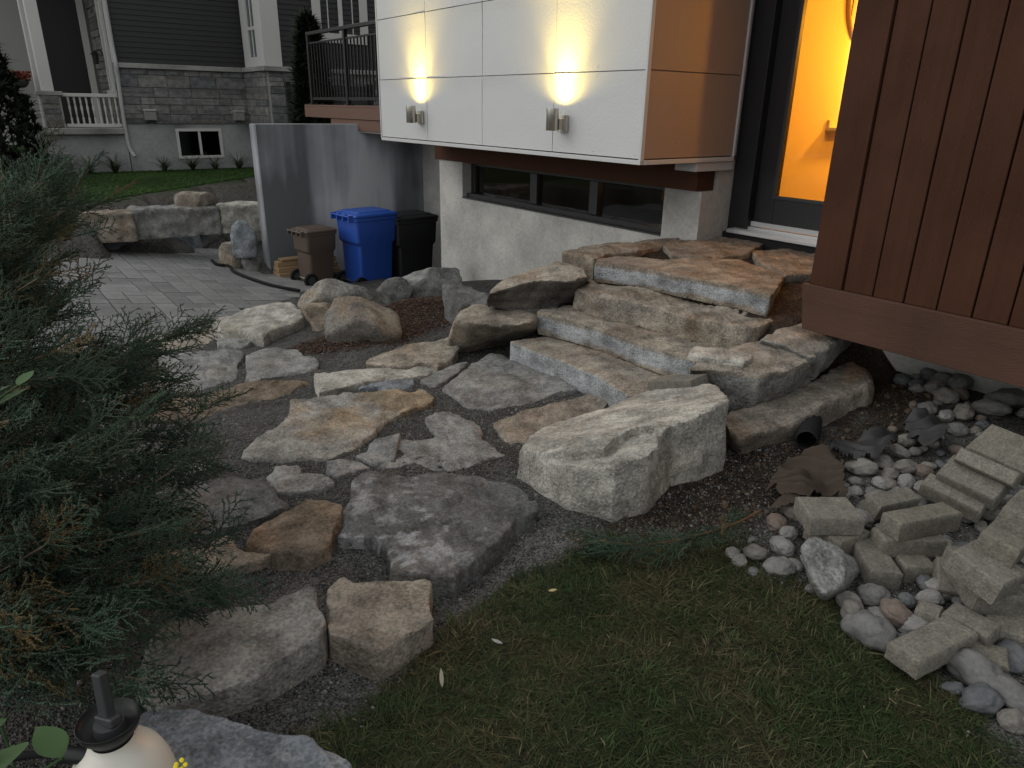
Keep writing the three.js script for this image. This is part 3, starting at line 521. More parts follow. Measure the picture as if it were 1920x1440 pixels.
// ---------------------------------------------------------------- stone: a solid given by a distance function, meshed on a grid (surface nets)
function surfaceNets(f, lo, hi, cell, openBottom) {
  const nx = Math.ceil((hi.x - lo.x) / cell) + 1, ny = Math.ceil((hi.y - lo.y) / cell) + 1, nzn = Math.ceil((hi.z - lo.z) / cell) + 1;
  const val = new Float32Array(nx * ny * nzn), at = (i, j, k) => (j * nzn + k) * nx + i;
  for (let j = 0; j < ny; j++) { const fy = f(lo.y + j * cell); for (let k = 0; k < nzn; k++) for (let i = 0; i < nx; i++) val[at(i, j, k)] = fy(lo.x + i * cell, lo.z + k * cell); }
  const vid = new Int32Array(nx * ny * nzn).fill(-1), pos = [], idx = [];
  const E = [[0, 0, 0, 1, 0, 0], [0, 0, 0, 0, 1, 0], [0, 0, 0, 0, 0, 1], [1, 0, 0, 1, 1, 0], [1, 0, 0, 1, 0, 1], [0, 1, 0, 1, 1, 0], [0, 1, 0, 0, 1, 1], [0, 0, 1, 1, 0, 1], [0, 0, 1, 0, 1, 1], [1, 1, 0, 1, 1, 1], [1, 0, 1, 1, 1, 1], [0, 1, 1, 1, 1, 1]];
  for (let j = 0; j < ny - 1; j++) for (let k = 0; k < nzn - 1; k++) for (let i = 0; i < nx - 1; i++) {
    let s = 0; for (let c = 0; c < 8; c++) if (val[at(i + (c & 1), j + (c >> 1 & 1), k + (c >> 2))] < 0) s++;
    if (s === 0 || s === 8) continue;
    let x = 0, y = 0, z = 0, n = 0;
    for (const [a, b, c, d, e, g] of E) { const u = val[at(i + a, j + b, k + c)], v = val[at(i + d, j + e, k + g)]; if ((u < 0) !== (v < 0)) { const t = u / (u - v); x += a + (d - a) * t; y += b + (e - b) * t; z += c + (g - c) * t; n++; } }
    vid[at(i, j, k)] = pos.length / 3; pos.push(lo.x + (i + x / n) * cell, lo.y + (j + y / n) * cell, lo.z + (k + z / n) * cell);
  }
  const quad = (a, b, c, d, flip) => { if (a < 0 || b < 0 || c < 0 || d < 0) return; if (flip) idx.push(a, c, b, a, d, c); else idx.push(a, b, c, a, c, d); };
  for (let j = 1; j < ny - 1; j++) for (let k = 1; k < nzn - 1; k++) for (let i = 1; i < nx - 1; i++) {
    const v = val[at(i, j, k)] < 0;
    if (v !== (val[at(i + 1, j, k)] < 0)) quad(vid[at(i, j - 1, k - 1)], vid[at(i, j, k - 1)], vid[at(i, j, k)], vid[at(i, j - 1, k)], !v);
    if (v !== (val[at(i, j + 1, k)] < 0)) { if (!(openBottom && !v && j < 4)) quad(vid[at(i - 1, j, k - 1)], vid[at(i - 1, j, k)], vid[at(i, j, k)], vid[at(i, j, k - 1)], !v); }
    if (v !== (val[at(i, j, k + 1)] < 0)) quad(vid[at(i - 1, j - 1, k)], vid[at(i, j - 1, k)], vid[at(i, j, k)], vid[at(i - 1, j, k)], !v);
  }
  return { pos, idx };
}
const smax = (a, b, k) => { const h = Math.max(k - Math.abs(a - b), 0) / k; return Math.max(a, b) + h * h * k * 0.25; };
// palettes: [main, second, patch, fleck] in linear colour
const PAL = {
  grey: [[0.291, 0.288, 0.274], [0.213, 0.211, 0.204], [0.246, 0.224, 0.190], [0.448, 0.442, 0.420]],
  dark: [[0.165, 0.163, 0.158], [0.115, 0.113, 0.11], [0.155, 0.135, 0.115], [0.33, 0.33, 0.325]],
  tan: [[0.388, 0.342, 0.274], [0.285, 0.257, 0.217], [0.308, 0.228, 0.160], [0.524, 0.490, 0.422]],
  warm: [[0.319, 0.274, 0.217], [0.239, 0.211, 0.177], [0.251, 0.177, 0.120], [0.479, 0.433, 0.365]],
  ochre: [[0.329, 0.313, 0.276], [0.260, 0.254, 0.239], [0.360, 0.233, 0.106], [0.445, 0.403, 0.329]],
  orange: [[0.22, 0.165, 0.115], [0.165, 0.135, 0.105], [0.24, 0.15, 0.085], [0.38, 0.32, 0.24]],
  pale: [[0.478, 0.458, 0.400], [0.374, 0.359, 0.317], [0.395, 0.343, 0.260], [0.562, 0.541, 0.489]],
  blue: [[0.27, 0.29, 0.31], [0.20, 0.22, 0.24], [0.24, 0.22, 0.19], [0.40, 0.42, 0.43]],
};
function paint(pos, nrm, pal, seed, tint) {
  const n = pos.length / 3, out = new Float32Array(n * 3), P = PAL[pal], ca = Math.cos(seed * 1.9), sa = Math.sin(seed * 1.9);
  for (let i = 0; i < n; i++) {
    const x = pos[3 * i] + seed * 3.1, y = pos[3 * i + 1], z = pos[3 * i + 2] - seed * 1.7;
    const a = clamp(0.5 + fbm(x * 2.2, y * 4, z * 2.2, 3) * 1.3), b = sstep(0.05, 0.4, fbm(x * 1.8 + 9, y * 2, z * 1.8, 4)), c = sstep(0.20, 0.42, fbm(x * 17, y * 17 + 4, z * 17, 3));
    const u = (x * ca + z * sa) * 9, v = (z * ca - x * sa) * 42, m = 1 + nz(u, y * 30, v) * 0.24 + nz(x * 40, y * 40, z * 40) * 0.16;
    const r = [0, 1, 2].map((q) => lerp(lerp(lerp(P[0][q], P[1][q], a), P[2][q], b * 0.6), P[3][q], c * 0.2) * m);
    if (tint) tint(r, pos[3 * i], pos[3 * i + 1], pos[3 * i + 2], nrm[3 * i], nrm[3 * i + 1], nrm[3 * i + 2]);
    out.set(r, 3 * i);
  }
  return out;
}
function finish({ pos, idx }, origin, pal, seed, tint) {
  const g = new THREE.BufferGeometry(); g.setAttribute('position', new THREE.Float32BufferAttribute(pos, 3)); g.setIndex(idx); g.computeVertexNormals();
  const uv = new Float32Array(pos.length / 3 * 2); for (let i = 0; i < uv.length / 2; i++) { uv[2 * i] = pos[3 * i] + pos[3 * i + 1] * 0.7 + seed * 0.37; uv[2 * i + 1] = pos[3 * i + 2] + pos[3 * i + 1] * 0.7; }
  g.setAttribute('uv', new THREE.BufferAttribute(uv, 2)); g.setAttribute('color', new THREE.BufferAttribute(paint(pos, g.attributes.normal.array, pal, seed, tint), 3));
  g.translate(-origin.x, -origin.y, -origin.z); return faceUV(toCreasedNormals(g, 0.62), seed);
}
function faceUV(g, seed) {                                           // uv in metres, chosen face by face
  const p = g.attributes.position, uv = new Float32Array(p.count * 2), a = V(0, 0, 0), b = V(0, 0, 0), c = V(0, 0, 0);
  for (let i = 0; i < p.count; i += 3) {
    a.fromBufferAttribute(p, i); b.fromBufferAttribute(p, i + 1).sub(a); c.fromBufferAttribute(p, i + 2).sub(a); b.cross(c); const x = Math.abs(b.x), y = Math.abs(b.y) * 1.2, z = Math.abs(b.z);
    for (let k = i; k < i + 3; k++) { const X = p.getX(k), Y = p.getY(k), Z = p.getZ(k); if (y >= x && y >= z) { uv[2 * k] = X + seed * 0.37; uv[2 * k + 1] = Z; } else if (x >= z) { uv[2 * k] = Z + seed * 0.37; uv[2 * k + 1] = Y; } else { uv[2 * k] = X + seed * 0.37; uv[2 * k + 1] = Y; } }
  }
  g.setAttribute('uv', new THREE.BufferAttribute(uv, 2)); return g;
}
let stoneSeed = 0, TRI = 0;
// slab or block: outline of the upper face in photo pixels lying on a (tilted) plane, optional outline of the foot
function slab({ name = 'flagstone', label, cat = 'flagstone', group, top, y, gx = 0, gz = 0, foot, footY, thick = 0.12, taper = 0.08, k = 0.006, rough = 1, relief = 1, pal = 'grey', cell = 0.0095, tint, cut, mat, topW, footW }) {
  const seed = ++stoneSeed; const c0 = topW ? topW[0] : atPlane(...top[0], y);
  const T = topW || top.map(([a, b]) => atPlane(a, b, y, gx, gz, c0.x, c0.z));
  const cx = T.reduce((s, p) => s + p.x, 0) / T.length, cz = T.reduce((s, p) => s + p.z, 0) / T.length;
  const plane = (x, z) => y + gx * (x - c0.x) + gz * (z - c0.z);
  const yb = footY ?? (y - thick), tm = plane(cx, cz), H = tm - yb;
  const B = footW || (foot ? foot.map(([a, b, yy]) => { const p = atPlane(a, b, yy ?? yb); return p; }) : T.map((p) => { const d = Math.hypot(p.x - cx, p.z - cz) + 1e-6; return V(p.x + (p.x - cx) / d * taper * H, yb, p.z + (p.z - cz) / d * taper * H); }));
  const lo = V(1e9, yb - cell * 1.5, 1e9), hi = V(-1e9, -1e9, -1e9);
  for (const p of [...T, ...B]) { lo.x = Math.min(lo.x, p.x); lo.z = Math.min(lo.z, p.z); hi.x = Math.max(hi.x, p.x); hi.z = Math.max(hi.z, p.z); hi.y = Math.max(hi.y, plane(p.x, p.z)); }
  const pad = 0.05 * rough + cell * 2; lo.x -= pad; lo.z -= pad; hi.x += pad; hi.z += pad; hi.y += pad;
  const ca = Math.cos(seed * 1.9), sa = Math.sin(seed * 1.9), sx = seed * 5.3, f = (yy) => {
    const t = clamp((yy - yb) / H), poly = T.map((p, i) => [lerp(B[i].x, p.x, t), lerp(B[i].z, p.z, t)]);
    const strat = 0.006 * rough * nz(sx, yy * 9, 1.5) - 0.014;
    return (x, z) => {
      let d2 = sdPoly(poly, x, z);
      const d0 = Math.max(d2, yy - plane(x, z), yb - yy); if (d0 > 0.075 || d0 < -0.085) return d0;
      d2 += rough * (0.020 * nz(x * 5 + sx, yy * 5, z * 5) + 0.011 * nz(x * 11, yy * 11 + sx, z * 11) + 0.004 * nz(x * 21, yy * 21, z * 21 + sx)) + strat;
      const fl = fbm(x * 3.2 + sx, 0, z * 3.2, 3), tq = fl * 7, st = Math.floor(tq) + sstep(0.35, 0.65, tq - Math.floor(tq));
      const h = plane(x, z) + relief * (0.006 * st + 0.006 * fbm(x * 4, sx, z * 4, 2) + 0.0055 * nz((x * ca + z * sa) * 9, sx, (z * ca - x * sa) * 34) + 0.003 * nz(x * 30, sx, z * 30));
      let dt = yy - h;
      let d = smax(d2, dt, k);
      const e = Math.max(0, 1 - (Math.abs(d2) + Math.abs(dt)) / 0.06); if (e > 0) d += e * Math.max(0, nz(x * 8, yy * 8, z * 8 + sx) - 0.02) * 0.04 * rough;
      if (cut) d = cut(d, x, yy, z, h);
      return Math.max(d, yb - yy);
    };
  };
  const net = surfaceNets(f, lo, hi, cell, true); TRI += net.idx.length / 3;
  const origin = V(cx, yb, cz);
  return single(name, finish(net, origin, pal, seed, tint), mat || M.stone, label, cat, origin, group);
}
// rounded boulder: box of the photo it fills, standing on the ground; planes knock off its corners
function boulder({ name = 'boulder', label, cat = 'boulder', group, px, y, depth = 0.8, yaw = 0, pal = 'grey', cell = 0.02, facets = 9, round = 0.07, sink = 0.06, seed: sd, tint, lean = 0, rough = 1, pow = 4 }) {
  const seed = sd ?? (++stoneSeed + 40), [l, t, r, b] = px, m = (l + r) / 2;
  const g = atPlane(m, b, y), dist = g.clone().sub(CAM).length();
  const rd = rayDir(m, (t + b) / 2), sc = dist / rd.length() ; // metres per unit of image plane
  const w = (r - l) / FOCAL * dist / rd.length() * 0.98, dep = w * depth;
  const away = V(g.x, 0, g.z).normalize(), c = g.clone().addScaledVector(away, dep * 0.42);
  const tp = (() => { const d = rayDir(m, t), s = Math.hypot(c.x, c.z) / Math.hypot(d.x, d.z); return CAM.y + d.y * s; })();
  const h = Math.max(0.08, tp - y) + sink, y0 = y - sink;
  const ang = Math.atan2(-away.z, away.x) + yaw, ca = Math.cos(ang), sa = Math.sin(ang);
  const R = rngOf(seed * 977), pl = [];
  for (let i = 0; i < facets; i++) { const a = R() * 6.283, e = (R() - 0.25) * 1.3; pl.push([Math.cos(a) * Math.cos(e), Math.sin(e), Math.sin(a) * Math.cos(e), 0.62 + R() * 0.25]); }
  const lo = V(c.x - 0.75 * Math.max(w, dep), y0 - cell, c.z - 0.75 * Math.max(w, dep)), hi = V(c.x + 0.75 * Math.max(w, dep), y0 + h * 1.15 + 0.05, c.z + 0.75 * Math.max(w, dep));
  const ax = dep / 2, ay = h / 2, az = w / 2, mn = Math.min(ax, ay, az), sx = seed * 3.7;
  const f = (yy) => (x, z) => {
    const dx = x - c.x, dz = z - c.z, u = (dx * ca - dz * sa) / ax, v = (yy - y0 - h / 2) / ay, q = (dx * sa + dz * ca) / az - lean * v;
    let d = (Math.pow(Math.abs(u) ** pow + Math.abs(v) ** pow + Math.abs(q) ** pow, 1 / pow) - 1);
    if (d > 0.6) return d * mn;
    for (const [a, e, o, s] of pl) d = smax(d, (u * a + v * e + q * o) - s, round * 1.2);
    d *= mn;
    d += rough * (0.025 * nz(x * 4 + sx, yy * 4, z * 4) + 0.012 * nz(x * 10, yy * 10 + sx, z * 10) + 0.004 * nz(x * 20, yy * 20, z * 20)) + 0.006 * nz(3, yy * 12 + sx, 1) - 0.008;
    return Math.max(d, y0 - yy);
  };
  const net = surfaceNets(f, lo, hi, cell, true); TRI += net.idx.length / 3;
  const origin = V(c.x, y0, c.z);
  return single(name, finish(net, origin, pal, seed, tint), M.stone, label, cat, origin, group);
}
// ---- colour of split faces: blue-grey heart with a pale foot along the riser, its edge wavy
const riser = (yTop, seed, h0, h1) => (r, x, y, z, nx, ny) => {
  if (ny > 0.6) return;
  const w = 0.02 * fbm(x * 3 + seed, 1, z * 3, 3) * 2, d = yTop - y + w;
  const t = sstep(h0 - 0.012, h0 + 0.012, d) * (1 - sstep(h1 - 0.012, h1 + 0.012, d + w));
  const c = [0.39, 0.405, 0.42], m = 1 + fbm(x * 9, y * 20, z * 9, 3) * 0.5; for (let q = 0; q < 3; q++) r[q] = lerp(r[q], c[q] * m, t * 0.92);
};
const rusty = (s, amt = 0.8) => (r, x, y, z) => { const t = sstep(-0.05, 0.28, fbm(x * 2.6 + s, 2, z * 2.6, 4)) * amt; const c = [0.19, 0.125, 0.082]; for (let q = 0; q < 3; q++) r[q] = lerp(r[q], c[q], t); };
const both = (...fs) => (...a) => fs.forEach((f) => f(...a));
// ---- steps and landing
const G_STEP = 'stone slab steps up to the front door';
slab({ name: 'step_slab', cat: 'step', label: 'top stone step with blue-grey riser, flush with the landing', top: CS([600, 180], [800, 200], [1000, 245], [1250, 290], [1425, 330], [1490, 240], [1350, 195], [1280, 168], [1100, 158], [900, 165], [700, 150], [620, 158]), y: 0.5, thick: 0.15, taper: -0.1, rough: 0.5, relief: 0.7, pal: 'warm', tint: both(rusty(3, 0.3), riser(0.5, 3, 0.03, 0.115)), cell: 0.0095 });
slab({ name: 'step_slab', cat: 'step', label: 'thick tan stone step with rough riser, second below the landing', top: CS([500, 300], [620, 335], [800, 370], [1000, 420], [1200, 468], [1310, 488], [1455, 455], [1430, 395], [1100, 300], [760, 235], [560, 235]), y: 0.345, thick: 0.17, taper: -0.05, rough: 0.75, pal: 'tan', tint: rusty(8, 0.55), cell: 0.0095 });
slab({ name: 'step_slab', cat: 'step', label: 'stone step with pale blue riser, third below the landing', top: CS([325, 420], [345, 402], [520, 380], [700, 400], [1000, 480], [1260, 560], [1200, 640], [1080, 645], [900, 590], [700, 520], [480, 452]), y: 0.18, thick: 0.16, taper: -0.1, rough: 0.5, pal: 'tan', tint: both(rusty(12, 0.4), riser(0.18, 9, 0.03, 0.13)), cell: 0.0095 });
slab({ name: 'step_slab', cat: 'step', label: 'lowest stone step with thin blue riser on the gravel', top: CS([203, 556], [350, 535], [560, 540], [800, 620], [1000, 700], [940, 790], [750, 808], [620, 722], [500, 668], [340, 608]), y: 0.02, thick: 0.17, taper: 0.0, rough: 0.35, relief: 0.5, pal: 'tan', tint: both(rusty(17, 0.25), riser(0.02, 14, 0.0, 0.3)), cell: 0.0095 });
const G_LAND = 'flat stones of the landing';
slab({ name: 'landing_stone', cat: 'flagstone', label: 'long landing stone against the concrete wall under the strip window', group: G_LAND, top: CS([445, 132], [560, 100], [720, 84], [985, 64], [930, 95], [780, 125], [640, 140], [590, 165]), y: 0.495, thick: 0.17, taper: 0, rough: 0.6, pal: 'warm', tint: rusty(4, 0.2) });
slab({ name: 'landing_stone', cat: 'flagstone', label: 'wide landing stone between the concrete pier and door threshold', group: G_LAND, top: CS([930, 100], [985, 72], [1060, 70], [1200, 68], [1390, 90], [1320, 132], [1110, 158], [970, 142]), y: 0.5, thick: 0.06, rough: 0.6, pal: 'warm', tint: rusty(2, 0.2) });
slab({ name: 'landing_stone', cat: 'flagstone', label: 'landing stone at the foot of the brown corner board', group: G_LAND, top: CS([1345, 122], [1500, 112], [1680, 140], [1690, 215], [1640, 238], [1500, 242], [1380, 180]), y: 0.5, thick: 0.07, rough: 0.6, pal: 'warm', tint: rusty(6, 0.2) });
// ---- big blocks right of the steps
const scoop = (p0, n, off) => (d, x, y, z) => Math.max(d, (x - p0.x) * n.x + (y - p0.y) * n.y + (z - p0.z) * n.z - off + 0.01 * nz(x * 9, y * 9, z * 9));
const BLOCK0 = atPlane(...CS([252, 1060])[0], 0.08), onBlock = (a, b) => atPlane(a, b, 0.08, 0.34, -0.10, BLOCK0.x, BLOCK0.z);
slab({ name: 'armour_stone', cat: 'boulder', label: 'huge pale block with a split ledge at the foot of the steps', top: CS([252, 1060], [330, 985], [480, 922], [700, 842], [840, 790], [1060, 752], [1165, 765], [1216, 832], [1110, 885], [960, 945], [850, 1035], [700, 1092], [480, 1100]), footY: -0.10, y: 0.08, gx: 0.34, gz: -0.10, taper: 0.06, k: 0.012, rough: 0.7, relief: 0.8, pal: 'pale', cell: 0.0105,
  cut: (() => { const sh = CS([200, 1200], [300, 1095], [640, 1060], [700, 1005], [770, 970], [885, 950], [905, 1080], [800, 1250], [480, 1300]).map(([q, w]) => { const p = onBlock(q, w); return [p.x, p.z]; }); return (d, x, y, z, h) => { const s = sdPoly(sh, x, z) + 0.014 * nz(x * 14, 3, z * 14); return Math.max(d, Math.min(-s, y - h + 0.045 + 0.01 * nz(x * 10, 1, z * 10))); }; })() });
slab({ name: 'armour_stone', cat: 'boulder', label: 'rough block beside the steps carrying a small flat stone', top: CS([1050, 700], [1110, 640], [1280, 578], [1385, 548], [1490, 580], [1612, 632], [1500, 690], [1372, 702], [1220, 690]), foot: CS([1052, 752], [1110, 700], [1280, 640], [1385, 620], [1490, 700], [1605, 790], [1480, 840], [1330, 898], [1215, 882]), footY: 0.06, y: 0.30, gx: -0.02, gz: -0.05, k: 0.016, rough: 1, pal: 'grey', cell: 0.0095, tint: (r, x, y, z, nx, ny) => { if (y > 0.27) { const c = [0.33, 0.28, 0.22]; for (let q = 0; q < 3; q++) r[q] = lerp(r[q], c[q] * (1 + fbm(x * 8, 1, z * 8, 3) * 0.6), 0.7); } } });
slab({ name: 'armour_stone', cat: 'boulder', label: 'rough block wedged between the steps and the brown wall', top: CS([1385, 548], [1450, 508], [1600, 470], [1760, 462], [1812, 510], [1720, 562], [1618, 622], [1500, 575]), foot: CS([1385, 640], [1450, 600], [1600, 540], [1760, 530], [1802, 592], [1720, 650], [1618, 737], [1500, 690]), footY: 0.16, y: 0.36, k: 0.016, rough: 1, pal: 'grey', cell: 0.014, tint: (r, x, y, z, nx, ny) => { if (ny > 0.5) { const c = [0.32, 0.275, 0.22]; for (let q = 0; q < 3; q++) r[q] = lerp(r[q], c[q] * (1 + fbm(x * 8, 1, z * 8, 3) * 0.6), 0.7); } } });
slab({ name: 'armour_stone', cat: 'boulder', label: 'long low brown block lying under the two rough blocks', top: CS([1200, 945], [1230, 890], [1370, 850], [1620, 750], [1800, 655], [1885, 690], [1912, 742], [1780, 805], [1600, 890], [1450, 962], [1270, 1005]), foot: CS([1210, 1062], [1230, 1000], [1370, 950], [1620, 860], [1800, 780], [1900, 850], [1905, 915], [1780, 965], [1610, 1020], [1450, 1070], [1300, 1118]), footY: -0.05, y: 0.12, gx: 0.0, gz: -0.02, k: 0.022, rough: 0.9, pal: 'warm', cell: 0.0105 });
slab({ name: 'stone_chip', cat: 'stone', label: 'small flat pale stone lying on the rough block', top: CS([1048, 605], [1072, 578], [1200, 588], [1325, 612], [1332, 635], [1300, 648], [1110, 625]), y: 0.345, thick: 0.045, taper: -0.1, k: 0.01, rough: 0.5, relief: 0.4, pal: 'pale', cell: 0.009 });
// ---- left of the steps
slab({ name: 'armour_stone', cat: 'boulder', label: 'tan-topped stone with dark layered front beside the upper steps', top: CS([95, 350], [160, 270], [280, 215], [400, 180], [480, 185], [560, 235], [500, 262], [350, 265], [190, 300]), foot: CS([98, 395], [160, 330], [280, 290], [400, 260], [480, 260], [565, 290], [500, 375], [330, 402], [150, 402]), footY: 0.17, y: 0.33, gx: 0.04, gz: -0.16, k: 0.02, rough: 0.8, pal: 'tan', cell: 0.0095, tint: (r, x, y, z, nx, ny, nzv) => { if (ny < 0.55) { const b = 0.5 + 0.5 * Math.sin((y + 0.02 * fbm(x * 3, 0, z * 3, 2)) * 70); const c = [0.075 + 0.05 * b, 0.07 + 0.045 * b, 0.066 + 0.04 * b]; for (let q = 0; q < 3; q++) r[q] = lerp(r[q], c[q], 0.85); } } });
slab({ name: 'armour_stone', cat: 'boulder', label: 'rounded tan boulder at the left end of the lower steps', top: CS([-70, 455], [-30, 405], [30, 378], [100, 380], [180, 400], [300, 408], [322, 440], [300, 470], [150, 480], [0, 470]), foot: CS([-95, 620], [-60, 520], [30, 460], [100, 450], [180, 460], [310, 470], [325, 520], [290, 560], [120, 590], [0, 618]), footY: -0.2, y: 0.14, gz: -0.05, k: 0.06, rough: 1, pal: 'warm', cell: 0.015 });
